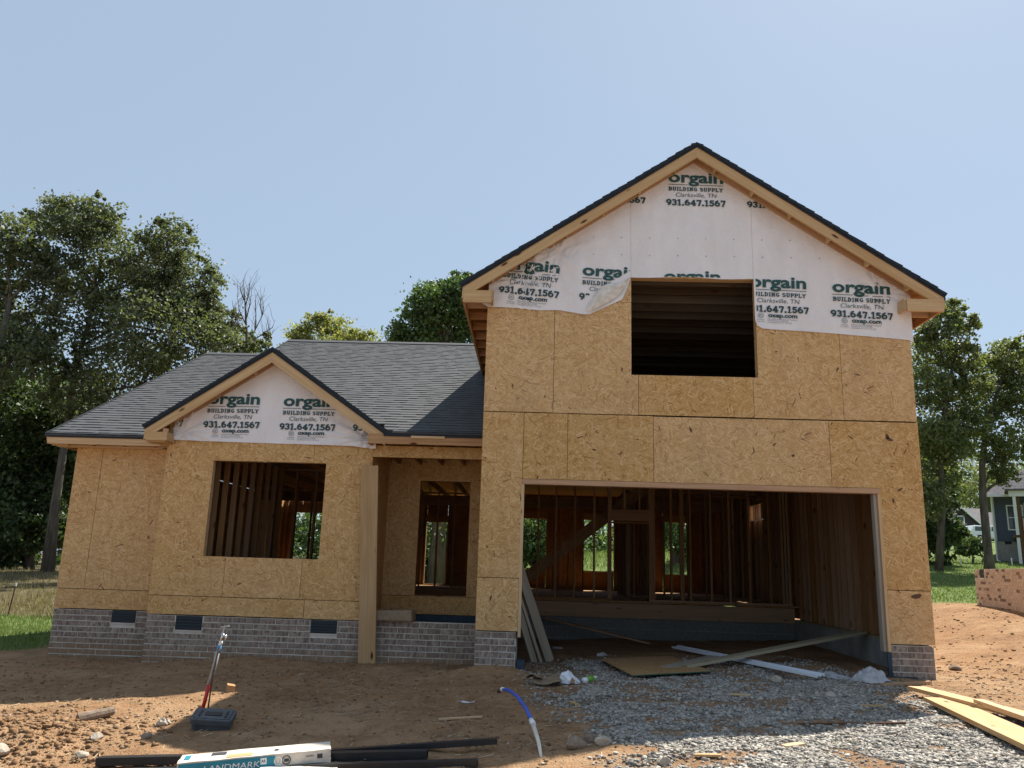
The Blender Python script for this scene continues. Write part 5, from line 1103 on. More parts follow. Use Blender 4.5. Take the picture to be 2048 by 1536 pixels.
TREES = [
 ([(-17.79, 20.0, -0.0), (-17.91, 20.0, 2.84), (-17.92, 20.0, 5.2), (-17.95, 20.0, 8.06), (-17.57, 20.0, 11.04)], 0.2, [(-18.39, 19.12, 14.18, 0.98, 0.88, 2470), (-17.37, 19.66, 13.11, 1.15, 1.03, 2850), (-20.17, 20.23, 14.65, 0.78, 0.7, 1425), (-16.82, 21.27, 11.72, 1.51, 1.36, 3990), (-14.55, 19.41, 13.28, 0.99, 0.89, 2470), (-13.6, 20.0, 12.0, 0.97, 0.87, 2280), (-13.33, 20.54, 10.44, 0.94, 0.85, 2280), (-14.22, 18.65, 9.43, 1.48, 1.33, 4370), (-17.87, 19.58, 10.47, 1.43, 1.29, 3610), (-16.38, 20.45, 8.42, 1.57, 1.41, 3990), (-14.32, 21.01, 8.29, 1.2, 1.08, 2660), (-12.16, 19.55, 9.12, 0.76, 0.69, 1425), (-11.84, 20.0, 7.38, 0.77, 0.7, 1140), (-14.9, 20.45, 11.47, 0.79, 0.71, 1425), (-17.5, 19.32, 14.51, 0.76, 0.68, 1140), (-15.28, 19.69, 12.28, 1.05, 0.95, 2470), (-17.61, 20.39, 7.12, 1.37, 1.23, 3040), (-13.07, 20.51, 11.09, 0.59, 0.53, 855), (-18.91, 19.49, 12.13, 0.86, 0.77, 1520)], 0.17, 'leaf_oak', 'oak_tree', 'big spreading oak with grey trunk left of the house', None, 0.5),
 ([(-19.32, 18.0, -0.55), (-19.69, 18.0, 3.54), (-19.79, 18.0, 7.33), (-19.73, 18.0, 10.32)], 0.26, [(-19.49, 17.07, 12.41, 0.96, 0.87, 2470), (-18.81, 17.75, 11.68, 0.81, 0.73, 1710), (-21.59, 18.45, 11.26, 1.47, 1.32, 3040), (-19.96, 19.01, 10.24, 1.12, 1.01, 2470), (-18.77, 17.21, 7.74, 1.23, 1.11, 2850), (-18.42, 18.0, 8.34, 0.91, 0.81, 1710), (-21.45, 18.79, 8.08, 1.3, 1.17, 2280)], 0.17, 'leaf_oak', 'oak_tree', 'oak cut off by the left picture edge', None, 0.5),
 ([(-20.35, 23.0, 0.1), (-20.94, 23.0, 3.0), (-21.41, 23.0, 5.14)], 0.18, [(-21.08, 21.73, 6.67, 1.53, 1.38, 4140), (-20.02, 22.66, 6.0, 1.26, 1.13, 3219), (-22.24, 23.42, 4.52, 1.61, 1.45, 3909), (-20.94, 24.01, 3.96, 1.31, 1.18, 2989), (-20.8, 22.21, 1.91, 1.45, 1.31, 3449), (-19.55, 23.0, 1.77, 0.85, 0.76, 1724), (-19.5, 23.51, 5.26, 0.97, 0.87, 1839), (-22.44, 21.65, 4.92, 1.63, 1.47, 2989), (-22.76, 22.61, 1.87, 1.47, 1.32, 2989), (-18.89, 23.25, 6.57, 0.96, 0.87, 1724), (-19.79, 23.57, 3.95, 0.73, 0.66, 1150), (-20.44, 22.44, 2.76, 1.04, 0.94, 2070), (-21.7, 23.0, 0.47, 0.85, 0.76, 1380)], 0.22, 'leaf_dark', 'understorey_tree', 'dark leafy understorey tree round the foot of the big oak', None, 0.5),
 ([(-12.73, 25.0, 3.39), (-12.98, 25.0, 6.81), (-13.14, 25.0, 9.41)], 0.16, [(-13.82, 24.58, 11.7, 0.55, 0.5, 665), (-13.42, 24.79, 10.55, 0.85, 0.76, 1330), (-14.16, 25.25, 9.2, 1.02, 0.92, 1425), (-12.69, 25.42, 10.5, 0.57, 0.51, 475), (-14.64, 24.44, 8.06, 1.11, 0.99, 1425)], 0.17, 'leaf_oak', 'oak_tree', 'slim oak at the right end of the left trees, behind the roof', None, 0.5),
 ([(-8.91, 26.0, 3.58), (-9.3, 26.0, 8.28), (-9.38, 26.0, 10.73)], 0.16, [(-10.54, 25.59, 11.39, 0.55, 0.49, 804), (-10.08, 25.9, 12.19, 0.41, 0.37, 517), (-9.52, 26.14, 12.08, 0.56, 0.5, 804), (-8.71, 26.41, 11.82, 0.56, 0.5, 804), (-7.41, 25.73, 10.95, 0.55, 0.49, 690), (-9.28, 26.0, 10.98, 1.04, 0.93, 1724), (-10.84, 26.34, 11.04, 0.7, 0.63, 804), (-6.53, 25.63, 10.7, 0.5, 0.45, 413), (-7.95, 25.9, 11.36, 0.41, 0.37, 459)], 0.15, 'leaf_pale', 'pale_tree', 'thin pale yellow green tree top showing above the roof ridge', None, 0.75),
 ([(-3.13, 22.0, 3.42), (-3.34, 22.0, 7.6), (-3.35, 22.0, 10.0)], 0.3, [(-3.88, 21.29, 11.51, 0.85, 0.76, 2645), (-2.88, 21.76, 11.96, 0.86, 0.77, 2645), (-2.14, 22.28, 11.24, 1.04, 0.93, 2989), (-3.62, 23.01, 10.97, 1.27, 1.15, 3909), (-4.61, 21.57, 10.52, 0.77, 0.7, 2070), (-2.5, 22.0, 12.73, 0.54, 0.48, 1035), (-3.62, 22.29, 12.47, 0.54, 0.49, 1035), (-5.1, 21.56, 9.84, 0.53, 0.48, 1035), (-4.04, 21.72, 9.47, 1.02, 0.92, 1839), (-2.17, 22.28, 9.44, 1.04, 0.93, 1724), (-1.29, 22.68, 11.38, 0.84, 0.76, 1380)], 0.17, 'leaf_maple', 'maple_tree', 'dense green maple behind the roof beside the gable eave', None, 0.65),
 ([(16.76, 22.0, 1.02), (17.21, 22.0, 3.98), (17.27, 22.0, 6.02), (17.75, 22.0, 8.54), (18.5, 22.0, 10.72)], 0.13, [(17.44, 21.43, 11.18, 0.69, 0.62, 1595), (18.23, 21.86, 11.89, 0.49, 0.44, 870), (19.04, 22.11, 11.43, 0.41, 0.37, 609), (17.88, 22.76, 10.03, 0.95, 0.85, 2465), (18.34, 21.64, 9.86, 0.65, 0.59, 1160), (16.97, 22.0, 8.53, 0.86, 0.78, 2175), (17.24, 22.51, 5.26, 0.94, 0.85, 2030), (16.42, 21.43, 3.92, 0.69, 0.62, 1595), (17.29, 21.81, 6.2, 0.7, 0.63, 1305), (18.46, 22.2, 6.91, 0.75, 0.67, 1160), (18.38, 22.81, 8.3, 1.01, 0.91, 2465), (16.67, 21.49, 6.54, 0.91, 0.82, 2320), (18.84, 22.0, 8.78, 0.62, 0.56, 1015), (17.94, 22.45, 6.52, 0.83, 0.75, 1595), (16.83, 21.56, 10.56, 0.53, 0.48, 870)], 0.16, 'leaf_right', 'young_maple', 'tall airy tree just right of the big gable', None, 0.6),
 ([(19.89, 24.0, 1.88), (19.89, 24.0, 4.22), (20.0, 24.0, 5.72), (20.34, 24.0, 7.48), (21.12, 24.0, 9.29)], 0.2, [(20.42, 23.56, 10.07, 0.56, 0.5, 870), (21.36, 23.82, 10.5, 0.7, 0.63, 1305), (22.32, 24.24, 10.06, 0.92, 0.83, 1885), (21.49, 24.71, 9.0, 0.94, 0.84, 1885), (21.82, 23.55, 8.54, 0.86, 0.78, 1740), (20.38, 24.0, 8.37, 0.7, 0.63, 1160), (22.29, 24.36, 7.15, 0.71, 0.64, 1015), (20.42, 23.49, 7.18, 0.65, 0.58, 725), (19.8, 23.83, 6.56, 0.65, 0.59, 725), (21.69, 24.19, 6.45, 0.75, 0.67, 1015), (20.69, 24.44, 5.8, 0.57, 0.52, 652), (20.79, 23.75, 5.29, 0.48, 0.43, 507), (20.82, 24.0, 6.29, 0.57, 0.51, 507), (23.53, 24.68, 9.73, 1.34, 1.2, 2175), (22.35, 23.56, 11.03, 0.56, 0.5, 725)], 0.16, 'leaf_right', 'young_maple', 'tree with dark bare leaning trunk beside the neighbour house', None, 0.6),
 ([(18.59, 27.0, 1.04), (18.98, 27.0, 4.44)], 0.15, [(18.83, 26.24, 5.51, 1.05, 0.94, 2185), (18.66, 26.72, 3.5, 1.18, 1.06, 2645), (19.54, 27.2, 3.09, 0.86, 0.77, 1494), (19.79, 27.41, 4.85, 0.57, 0.52, 919), (18.68, 26.44, 6.69, 1.17, 1.05, 1954), (18.89, 27.0, 1.94, 0.71, 0.64, 1035)], 0.24, 'leaf_dark', 'understorey_tree', 'dark bushy tree against the right wall of the house', None, 0.5),
 ([(22.35, 30.0, 1.72), (22.43, 30.0, 2.33)], 0.06, [(22.1, 29.7, 2.55, 0.46, 0.41, 690), (22.68, 29.9, 2.45, 0.46, 0.41, 690), (21.95, 30.07, 2.27, 0.31, 0.28, 299)], 0.18, 'leaf_dark', 'shrub', 'low dark shrub round the leaning trunk on the lawn edge', None, 0.5),
 ([(-3.37, 24.0, -0.63), (-3.43, 24.0, 1.44)], 0.2, [(-3.39, 22.99, 2.24, 1.27, 1.14, 2989), (-3.2, 23.72, 0.82, 1.08, 0.97, 2070), (-5.05, 24.34, 1.61, 1.32, 1.19, 1839), (-2.27, 24.84, 1.92, 1.12, 1.01, 1609), (-6.97, 23.1, 1.73, 1.7, 1.53, 2530), (-9.14, 24.0, 1.91, 1.31, 1.18, 1839), (-12.96, 24.79, 2.04, 1.56, 1.41, 1839)], 0.19, 'leaf_maple', 'maple_tree', 'green tree seen through the front door opening', None, 0.5),
 ([(1.08, 25.0, -0.32), (0.98, 25.0, 1.81), (0.98, 25.0, 3.77)], 0.28, [(0.58, 24.24, 2.41, 0.99, 0.89, 2300), (0.6, 24.8, 1.36, 0.78, 0.7, 1494), (1.21, 25.28, 3.8, 1.13, 1.02, 1609), (1.91, 25.68, 2.96, 0.91, 0.82, 1035), (0.15, 24.55, 1.98, 0.89, 0.8, 1150)], 0.19, 'leaf_maple', 'maple_tree', 'green tree with pale trunk seen through the left garage studs', None, 0.5),
 ([(7.25, 27.0, 0.02), (7.33, 27.0, 2.27)], 0.2, [(7.06, 26.32, 2.69, 0.93, 0.84, 1724), (7.72, 26.83, 2.28, 0.71, 0.64, 1035), (6.65, 27.28, 3.88, 1.19, 1.07, 1380), (8.62, 27.84, 3.04, 1.21, 1.09, 1150), (9.25, 26.55, 2.09, 0.94, 0.84, 919)], 0.19, 'leaf_maple', 'maple_tree', 'tree seen through the garage studs right of the inner doorway', None, 0.5),
]
WOODS_R = [(59.53, 104.07, 14.62, 3.94, 3.54, 1724), (61.99, 104.69, 13.84, 3.96, 3.56, 1724), (64.47, 105.31, 13.04, 3.98, 3.58, 1724), (66.96, 105.93, 12.25, 4.0, 3.6, 1724), (68.5, 104.38, 14.05, 3.95, 3.55, 1724), (70.99, 105.0, 13.27, 3.97, 3.57, 1724), (73.49, 105.62, 12.48, 3.99, 3.59, 1724), (74.95, 104.07, 14.27, 3.94, 3.54, 1724), (66.7, 119.24, 14.43, 3.64, 3.28, 1380), (70.1, 119.75, 14.57, 3.66, 3.29, 1380), (73.52, 120.25, 14.72, 3.67, 3.31, 1380), (76.97, 120.76, 14.86, 3.69, 3.32, 1380), (79.37, 119.49, 14.81, 3.65, 3.29, 1380), (82.81, 120.0, 14.95, 3.67, 3.3, 1380)]
WOODS_L = [(-35.94, 38.65, 11.56, 2.47, 2.23, 1954), (-34.34, 39.55, 9.43, 2.52, 2.27, 1954), (-32.72, 40.45, 7.27, 2.56, 2.31, 1954), (-31.92, 41.35, 10.45, 2.61, 2.35, 1954), (-28.37, 39.1, 7.78, 2.5, 2.25, 1954), (-33.18, 36.82, 3.48, 2.09, 1.88, 1724), (-32.02, 37.61, 2.63, 2.12, 1.91, 1724), (-31.13, 38.39, 3.59, 2.15, 1.94, 1724), (-29.89, 39.18, 2.72, 2.19, 1.97, 1724), (-27.29, 37.21, 3.55, 2.1, 1.89, 1724)]
WOODS_B = [(-16.76, 38.99, 2.11, 1.87, 1.68, 1035), (-14.55, 39.66, 1.25, 1.89, 1.7, 1035), (-12.4, 40.34, 1.6, 1.92, 1.73, 1035), (-10.18, 41.01, 1.97, 1.94, 1.75, 1035), (-7.52, 39.32, 2.27, 1.88, 1.69, 1035), (-5.23, 40.0, 1.41, 1.91, 1.72, 1035), (-2.95, 40.68, 1.77, 1.93, 1.74, 1035), (-0.54, 38.99, 2.07, 1.87, 1.68, 1035), (1.75, 39.66, 2.43, 1.89, 1.7, 1035), (4.12, 40.34, 1.57, 1.92, 1.73, 1035), (6.53, 41.01, 1.93, 1.94, 1.75, 1035), (8.63, 39.32, 2.23, 1.88, 1.69, 1035), (11.05, 40.0, 2.59, 1.91, 1.72, 1035), (13.54, 40.68, 2.96, 1.93, 1.74, 1035), (15.34, 38.99, 2.04, 1.87, 1.68, 1035), (17.83, 39.66, 2.39, 1.89, 1.7, 1035)]
DEAD = [(-12.32, 24.0, 8.71), (-12.56, 24.0, 10.35), (-12.73, 24.0, 11.54), (-12.86, 24.0, 12.38), (-13.05, 24.0, 13.48)]
DEAD_LIMBS = [[(-12.56, 24.0, 10.35), (-12.26, 24.0, 11.07), (-11.98, 24.0, 11.8), (-11.96, 24.0, 12.23)], [(-12.7, 24.0, 11.3), (-13.1, 24.0, 12.01), (-13.27, 24.0, 12.74)], [(-12.61, 24.0, 10.82), (-13.03, 24.0, 11.29), (-13.32, 24.0, 11.89), (-13.48, 24.0, 12.49)], [(-12.73, 24.0, 11.54), (-12.62, 24.0, 12.27), (-12.61, 24.0, 13.12)], [(-12.84, 24.0, 12.14), (-12.74, 24.0, 12.75), (-12.74, 24.0, 13.29)], [(-12.56, 24.0, 10.35), (-11.89, 24.0, 10.89), (-11.46, 24.0, 11.21), (-11.38, 24.0, 11.57)], [(-11.89, 24.0, 10.89), (-11.53, 24.0, 10.73), (-11.38, 24.0, 11.09)], [(-12.26, 24.0, 11.07), (-12.29, 24.0, 11.79), (-12.41, 24.0, 12.51)], [(-12.92, 24.0, 12.5), (-13.14, 24.0, 12.99), (-13.19, 24.0, 13.3)], [(-11.98, 24.0, 11.8), (-12.14, 24.0, 12.23), (-12.15, 24.0, 12.57)], [(-13.03, 24.0, 11.29), (-13.21, 24.0, 11.24), (-13.42, 24.0, 11.53)]]

# ------------------------------------------------------------------ trees
def leaf_cloud(blobs, lsize, cl, seed, up=.25):
    g_ = np.random.default_rng(seed); vs_ = []
    for (cx, cy, cz, rh, rv, n) in blobs:
        nc = max(8, int(n/26)); d = g_.normal(size=(nc, 3)); d /= np.linalg.norm(d, axis=1)[:, None]
        rr = g_.uniform(.25, 1.08, nc)**.55; c = d*rr[:, None]*np.array([rh, rh, rv])*1.16
        w_ = g_.uniform(.4, 1.6, nc); w_ /= w_.sum(); ci = g_.choice(nc, n, p=w_)
        sg = cl*(.5+.7*g_.uniform(0, 1, nc))*rh*.42
        p = c[ci]+g_.normal(size=(n, 3))*sg[ci][:, None]*np.array([1, 1, .62])
        p += np.array([cx, cy, cz])
        u = g_.normal(size=(n, 3)); u[:, 2] -= .25; u /= np.linalg.norm(u, axis=1)[:, None]
        nn = g_.normal(size=(n, 3))*.8; nn[:, 2] += .8; w2 = np.cross(u, nn); w2 /= np.linalg.norm(w2, axis=1)[:, None]+1e-6
        L_ = lsize*g_.uniform(.55, 1.15, n)[:, None]; wd = L_*g_.uniform(.26, .42, (n, 1))
        dr = np.cross(u, w2)*L_*.12
        vs_.append(np.stack([p-u*L_*.5, p-w2*wd+dr, p+u*L_*.5, p+w2*wd+dr], 1))
    v_ = np.concatenate(vs_).reshape(-1, 3); return v_, np.arange(len(v_)).reshape(-1, 4)
def wobble(a, b, r, n=5, amp=.06):
    a, b = Vector(a), Vector(b); L_ = (b-a).length; out = []
    for i in range(n+1):
        k = i/n; p = a.lerp(b, k); s_ = math.sin(math.pi*k)*L_*amp
        out.append(p+Vector((r.uniform(-1, 1)*s_, r.uniform(-1, 1)*s_, r.uniform(-.3, 1)*s_)))
    return out
def tree(trunk, r0, blobs, lsize, mat, name, label, group, cl, seed):
    r = random.Random(seed); b0 = trunk[0]; extra = []
    for (cx, cy, cz, rh, rv, m) in blobs:
        for q in range(3):
            a_, e_ = r.uniform(0, 6.28), r.uniform(-.2, 1.3); k_ = r.uniform(.95, 1.2)
            extra.append((cx+math.cos(a_)*math.cos(e_)*rh*k_, cy+math.sin(a_)*math.cos(e_)*rh*k_, cz+math.sin(e_)*rv*k_, rh*r.uniform(.2, .38), rv*r.uniform(.2, .34), int(m*.09)))
    zg = float(gz(b0[0], b0[1])); t_ = thing(name, label, 'shrub' if name == 'shrub' else 'tree', (b0[0], b0[1], zg), group)
    tp = [(b0[0], b0[1], zg-.3)]+[p for p in trunk if p[2] > zg+.15]
    n = len(tp); mb = MB(); mb.tube(tp, [r0*1.35]+[r0*(1-.62*i/(n-1)) for i in range(1, n)], 10)
    for (cx, cy, cz, rh, rv, m) in blobs:
        bi = max((i for i in range(n) if tp[i][2] < cz-rv*.4), default=0); a = Vector(tp[bi])
        if bi+1 < n: a = a.lerp(Vector(tp[bi+1]), r.uniform(0, .8))
        rr = r0*.42*(1-.4*bi/n)
        lm = wobble(a, (cx, cy, cz-rv*.1), r); mb.tube(lm, [rr*(1-.72*i/5) for i in range(6)], 6, False)
        for q in range(5):
            e = Vector((cx+r.uniform(-1, 1)*rh*.9, cy+r.uniform(-1, 1)*rh*.9, cz+r.uniform(-.5, 1)*rv)); s_ = lm[r.choice((3, 4, 5))]
            mb.tube(wobble(s_, e, r, 3, .08), [rr*.32, rr*.24, rr*.16, rr*.08], 4, False)
    mb.build('trunk', 'bark', t_, True, False)
    v_, f_ = leaf_cloud(list(blobs)+extra, lsize, cl, seed); put_mesh('crown', mesh_np('crown', v_, f_), mat, t_)
    return t_
for i, tr_ in enumerate(TREES): tree(*tr_, seed=200+i)
t_ = thing('bare_tree', 'nearly leafless dead tree with thin upright branches right of the oaks', 'tree', (DEAD[0][0], DEAD[0][1], float(gz(DEAD[0][0], 24))))
mb = MB(); mb.tube([(DEAD[0][0], 24, float(gz(DEAD[0][0], 24))-.2)]+DEAD, [.2, .10, .07, .045, .03, .012], 8)
r = random.Random(5)
for d_ in DEAD_LIMBS:
    mb.tube(d_, [.035*(1-.75*i/(len(d_)-1)) for i in range(len(d_))], 5, False)
    for q in range(9):
        k = r.randrange(len(d_)-1); a = Vector(d_[k]).lerp(Vector(d_[k+1]), r.random()); e = a+Vector((r.uniform(-.5, .5), r.uniform(-.5, .5), r.uniform(.3, 1.0))); mb.tube(wobble(a, e, r, 3, .08), [.009, .008, .006, .004], 4, False)
mb.build('trunk', 'bark', t_, True, False)
v_, f_ = leaf_cloud([(-12.9, 24, 10.7, .7, .5, 150), (-11.9, 24, 10.6, .55, .4, 160), (-12.2, 24.2, 9.9, 1.0, .6, 420)], .26, .5, 77); put_mesh('crown', mesh_np('crown', v_, f_), 'leaf_oak', t_)
WOODS_L = WOODS_L+[(-26-k*5.5, 30+(k*7) % 12, 5+(k*5) % 6, 3.6, 4.2, 1500) for k in range(12)]+[(-24-k*5.5, 29+(k*5) % 9, 2, 3.2, 2.6, 900) for k in range(12)]
WOODS_R = WOODS_R+[(62+k*7.0, 70+(k*11) % 30, 9+(k*5) % 7, 5.0, 5.5, 1100) for k in range(10)]
for nm, bl_, mat, lb in (('woods', WOODS_R, 'leaf_right', 'far woods behind the neighbouring houses'), ('woods', WOODS_L, 'leaf_dark', 'dark woods behind the big oaks'), ('woods', WOODS_B, 'leaf_maple', 'green woods along the bank behind the house')):
    v_, f_ = leaf_cloud(bl_, .42, .75, 31+len(bl_)); tag(put_mesh(nm, mesh_np(nm, v_, f_), mat), lb, kind='stuff')

# ------------------------------------------------------------------ neighbouring brick foundation
A_, B_ = Vector((11.15, 8.63, 0)), Vector((10.35, 5.35, 0)); dv = (B_-A_).normalized(); LW = 4.6
bf = thing('brick_foundation', 'pinkish new brick foundation wall with a dark vent opening beyond the dirt', 'brick wall', (11.15, 8.63, .2))
rot = math.atan2(dv.y, dv.x); mwb = Matrix.Translation(A_) @ Matrix.Rotation(rot, 4, 'Z')
def bput(name, mb, mat, par=bf):
    me = bpy.data.meshes.new(name); me.from_pydata(mb.v, [], mb.f); bm = bmesh.new(); bm.from_mesh(me); bmesh.ops.recalc_face_normals(bm, faces=bm.faces); bm.to_mesh(me); bm.free(); return put_mesh(name, me, mat, par, mwb)
ZT = 1.11
core = bput('wall_core', MB().box(.004, LW, .012, .20, -.3, ZT-.004), 'pink_mortar'); bput('wall_core', MB().box(.012, .20, .21, 6.0, -.3, ZT-.004), 'pink_mortar')
bmesh_p = bpy.data.meshes.new('brick'); mb = MB().box(-.096, .096, -.045, .045, -.0272, .0272); bmesh_p.from_pydata(mb.v, [], mb.f); bmesh_p.materials.append(M['pink_brick'])
for rw in range(12):
    zc = ZT-.035-rw*.0685; x = -.05 if rw % 2 else .05
    while x < LW-.1:
        xc = x+.1; x += .2055
        if .38 < xc < .78 and rw < 3: continue
        link(bpy.data.objects.new('brick', bmesh_p), core, mwb @ Matrix.Translation((max(xc, .10), .043+RND.uniform(-.002, .002), zc)))
vt = bput('vent_opening', MB().box(.40, .76, .003, .0115, ZT-.205, ZT-.006), 'dark_room'); bput('vent_sill', MB().box(.40, .76, -.006, .03, ZT-.222, ZT-.20), 'white_trim', vt)

# ------------------------------------------------------------------ neighbour house on the rise
nh = thing('neighbour_house', 'grey blue sided house on the grassy rise, cut off by the right edge', 'house', (25.2, 33, 1.9))
NX0, NX1, NY0, NY1 = 25.2, 40.0, 33.0, 45.0; NB, NS, NE = 1.5, 2.93, 5.42
box('foundation_wall', NX0+.04, NX1, NY0+.04, NY1, NB, NS-.002, 'grey_brick', nh); box('house_core', NX0+.05, NX1, NY0+.05, NY1, NS, NE, 'dark_room', nh)
for k in range(16):
    z = NS+k*.155
    MB().add([(NX0, NY0, z), (NX1, NY0, z), (NX1, NY0+.045, z), (NX0, NY0+.045, z), (NX0, NY0+.022, z+.158), (NX1, NY0+.022, z+.158), (NX1, NY0+.045, z+.158), (NX0, NY0+.045, z+.158)], BOXF).build('siding_board', 'siding', nh, recalc=False)
    MB().add([(NX0, NY0+.05, z), (NX0+.045, NY0+.05, z), (NX0+.045, NY1, z), (NX0, NY1, z), (NX0+.022, NY0+.05, z+.158), (NX0+.045, NY0+.05, z+.158), (NX0+.045, NY1, z+.158), (NX0+.022, NY1, z+.158)], BOXF).build('siding_board', 'siding', nh, recalc=False)
box('corner_trim', NX0-.02, NX0+.12, NY0-.03, NY0+.12, NS, NE, 'white_trim', nh); MB().tube([(NX0+.03, NY0-.09, NE), (NX0+.03, NY0-.09, NB+.45), (NX0+.18, NY0-.5, NB+.33)], .045, 6).build('downspout', 'white_trim', nh)
rf = MB().add([(NX0-.5, NY0-.5, NE-.12), (NX1, NY0-.5, NE-.12), (NX1, NY1, NE-.12), (NX0-.5, NY1, NE-.12), (NX0+6.0, NY0+5.8, NE+4.6), (NX1, NY0+5.8, NE+4.6)], [(0, 1, 5, 4), (0, 4, 3), (3, 4, 5, 2), (0, 3, 2, 1)]).build('roof', 'grey_shingle', nh)
box('gutter', NX0-.56, NX1, NY0-.6, NY0-.505, NE-.20, NE-.08, 'white_trim', rf)
box('soffit', NX0-.5, NX1, NY0-.5, NY0-.002, NE-.16, NE-.125, 'white_trim', nh)
def window(par, x0, x1, y, z0, z1, fr=.06, cols=1, rows=1):
    f_ = MB()
    for a in ((x0, x0+fr, z0, z1), (x1-fr, x1, z0, z1), (x0+fr, x1-fr, z0, z0+fr), (x0+fr, x1-fr, z1-fr, z1), (x0+fr, x1-fr, (z0+z1)/2-.02, (z0+z1)/2+.02)): f_.box(a[0], a[1], y-.03, y+.02, a[2], a[3])
    for c in range(1, cols): xx = x0+(x1-x0)*c/cols; f_.box(xx-.012, xx+.012, y-.02, y+.02, z0+fr, (z0+z1)/2-.021); f_.box(xx-.012, xx+.012, y-.02, y+.02, (z0+z1)/2+.021, z1-fr)
    w_ = f_.build('window', 'white_trim', par); box('pane', x0+fr, x1-fr, y-.004, y+.01, z0+fr, z1-fr, 'glass', w_)
window(nh, 25.86, 26.62, NY0, 3.5, 4.82, cols=2); window(nh, 26.66, 27.6, NY0, 4.05, 4.9, cols=2); window(nh, 27.64, 28.6, NY0, 4.05, 4.9, cols=2)
box('crawlspace_vent', 25.65, 25.95, NY0+.02, NY0+.05, 2.78, 2.92, 'vent_black', nh)
# covered deck
for x in (26.15, 29.6):
    MB().box(x, x+.14, NY0-2.6, NY0-2.46, 1.2, 5.05).build('porch_column', 'white_trim', nh)
    box('deck_post', x+.16, x+.30, NY0-2.6, NY0-2.46, 1.2, 4.98, 'brown_deck', nh)
box('porch_beam', 26.0, 33, NY0-2.62, NY0-2.44, 5.052, 5.33, 'white_trim', nh); box('porch_roof', 25.85, 33, NY0-2.75, NY0-.61, 5.335, 5.42, 'grey_shingle', nh)
dk = box('deck', 26.05, 33, NY0-2.6, NY0-.01, 3.0, 3.14, 'brown_deck', nh)
for z in (3.22, 3.98): box('deck_rail', 26.33, 33, NY0-2.57, NY0-2.50, z, z+.07, 'brown_deck', dk)
for k in range(34): box('baluster', 26.45+k*.13, 26.49+k*.13, NY0-2.555, NY0-2.515, 3.292, 3.978, 'brown_deck', dk)
for k in range(16): box('skirt_board', 26.5+k*.26, 26.68+k*.26, NY0-2.5, NY0-2.47, 1.7, 2.95, 'lumber_grey', dk)
nh.rotation_euler = (0, 0, rad(-29))
t_ = thing('camp_chair', 'blue folding chair cover under the neighbour deck', 'chair', (26.6, 29.6, 1.7)); zc = float(gz(26.6, 29.6))
MB().add([(26.2, 29.3, zc+.35), (27.1, 29.3, zc+.35), (27.1, 29.9, zc+.42), (26.2, 29.9, zc+.42), (26.25, 29.3, zc+.45), (27.05, 29.3, zc+.45), (27.0, 29.95, zc+1.05), (26.3, 29.95, zc+1.05)], BOXF).build('seat', 'blue_cloth', t_)
for x, y in ((26.25, 29.35), (27.0, 29.35), (26.3, 29.85), (27.0, 29.85)): MB().tube([(x, y, zc-.02), (x+.1, y, zc+.4)], .03, 5).build('leg', 'black_plastic', t_)
# far dark house, white suv, pole
fh = thing('far_house', 'small dark sided gabled house far behind the trees', 'house', (50.6, 87, 5.2)); zf0 = float(gz(50.6, 85))
MB().prism([(48.9, zf0), (52.6, zf0), (52.6, 7.0), (50.28, 9.15), (48.9, 7.6)], 'y', 85, 85.3).build('gable_wall', 'dark_siding', fh); box('wall', 52.7, 60, 85.3, 92, zf0, 7.0, 'dark_siding', fh)
MB().add([(48.5, 84.7, 7.25), (50.28, 84.7, 9.35), (50.28, 92, 9.35), (48.5, 92, 7.25), (48.5, 84.7, 7.15), (50.28, 84.7, 9.22), (50.28, 92, 9.22), (48.5, 92, 7.15)], BOXF).build('roof', 'grey_shingle', fh); MB().add([(50.28, 84.7, 9.35), (53.0, 84.7, 6.85), (53.0, 92, 6.85), (50.28, 92, 9.35), (50.28, 84.7, 9.22), (53.0, 84.7, 6.73), (53.0, 92, 6.73), (50.28, 92, 9.22)], BOXF).build('roof', 'grey_shingle', fh)
MB().add([(53.0, 85, 7.0), (60, 85, 7.0), (60, 91, 9.6), (53.0, 91, 9.6)], [(0, 1, 2, 3)]).build('roof', 'grey_shingle', fh)
for a, b in (((48.45, 84.65, 7.15), (50.28, 84.65, 9.25)), ((50.28, 84.65, 9.25), (53.05, 84.65, 6.75))): beam('barge_board', a, b, .06, .22, 'white_trim', fh)
window(fh, 49.95, 50.75, 84.98, 6.85, 8.2, .1); box('garage_door', 49.2, 52.4, 84.93, 84.99, zf0+.02, 6.15, 'dark_room', fh); box('door_header', 49.0, 52.55, 84.9, 84.98, 6.16, 6.42, 'white_trim', fh)
sv = thing('parked_suv', 'white car parked before the far dark house', 'car', (51, 78, 4.8)); zs = float(gz(51, 78))
def car_prism(name, pts, y0, y1, mat): o = MB().prism(pts, 'y', y0, y1).build(name, mat, sv); bv = o.modifiers.new('soft', 'BEVEL'); bv.width = .07; bv.segments = 2; return o
bx = 47.2
car_prism('body', [(bx, zs+.38), (bx+4.7, zs+.38), (bx+4.75, zs+.85), (bx+4.5, zs+1.02), (bx+3.5, zs+1.1), (bx+2.8, zs+1.68), (bx+.4, zs+1.7), (bx+.02, zs+1.0)], 77.1, 78.9, 'car_white')
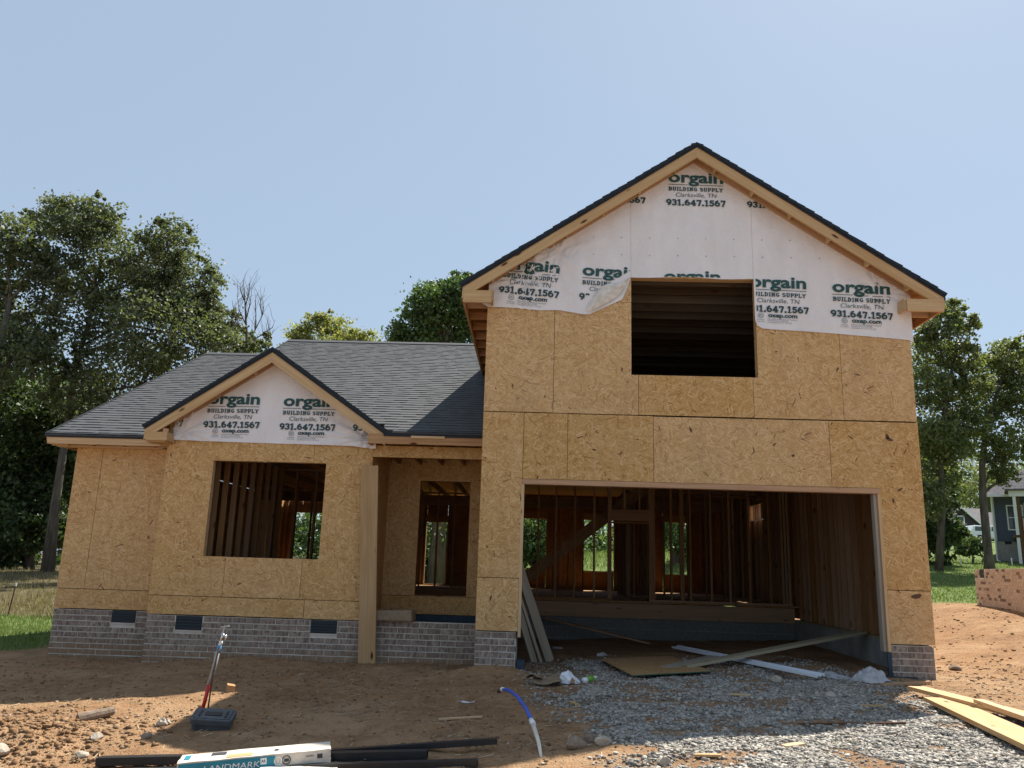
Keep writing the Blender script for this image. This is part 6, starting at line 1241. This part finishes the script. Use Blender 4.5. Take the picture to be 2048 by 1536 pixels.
for a, b in ((.45, 1.25), (1.35, 2.1), (2.18, 2.85)): car_prism('window', [(bx+a, zs+1.12), (bx+b+.35*(b > 2.5), zs+1.12), (bx+b-.05, zs+1.55), (bx+a+.05, zs+1.57)], 77.06, 77.12, 'glass')
for x in (.9, 3.75):
    for y in (77.12, 78.75):
        w_ = MB().tube([(bx+x, y-.1, zs+.35), (bx+x, y+.1, zs+.35)], .36, 16).build('wheel', 'tyre', sv); MB().tube([(bx+x, y-.11, zs+.35), (bx+x, y+.11, zs+.35)], .2, 12).build('rim', 'steel', w_)
car_prism('headlight', [(bx+4.45, zs+.82), (bx+4.72, zs+.78), (bx+4.72, zs+.92), (bx+4.48, zs+.98)], 77.05, 77.1, 'white_plastic')
up_ = thing('utility_pole', 'weathered wooden utility pole with thin wires among the trees', 'utility pole', (31.78, 50, 3)); MB().tube([(31.8, 50, 2.6), (31.70, 50, 9.9)], [.2, .15], 10).build('pole', 'wood_pole', up_, True)
MB().tube([(31.75, 50, 8.3), (36, 52, 8.1), (44, 56, 8.2)], .025, 4).build('wire', 'galvanised', up_); MB().tube([(31.72, 50, 9.6), (38, 49, 9.2), (50, 47, 9.7)], .025, 4).build('wire', 'galvanised', up_)
st_ = thing('fence_stake', 'thin dark metal stake with pale tip in the grass left of the house', 'stake', gpt(-11.9, 8.8)); zz = gpt(-11.9, 8.8)[2]
MB().tube([(-11.95, 8.8, zz-.1), (-11.87, 8.8, zz+.70)], .018, 6).build('post', 'rust', st_); MB().tube([(-11.869, 8.8, zz+.701), (-11.862, 8.8, zz+.78)], .022, 6).build('tip', 'white_plastic', st_)
for i, (x, y, lb) in enumerate(((20.5, 27.5, 'small white marker flag on the lawn above the brick foundation'), (23.4, 28.5, 'white marker stake on the lawn near the neighbour deck'))):
    z = float(gz(x, y)); MB().tube([(x, y, z-.05), (x, y, z+.35)], .03, 5).build('marker_stake', 'white_plastic'); tag(bpy.data.objects[[o.name for o in COL.objects if o.name.startswith('marker_stake')][-1]], lb, 'stake')
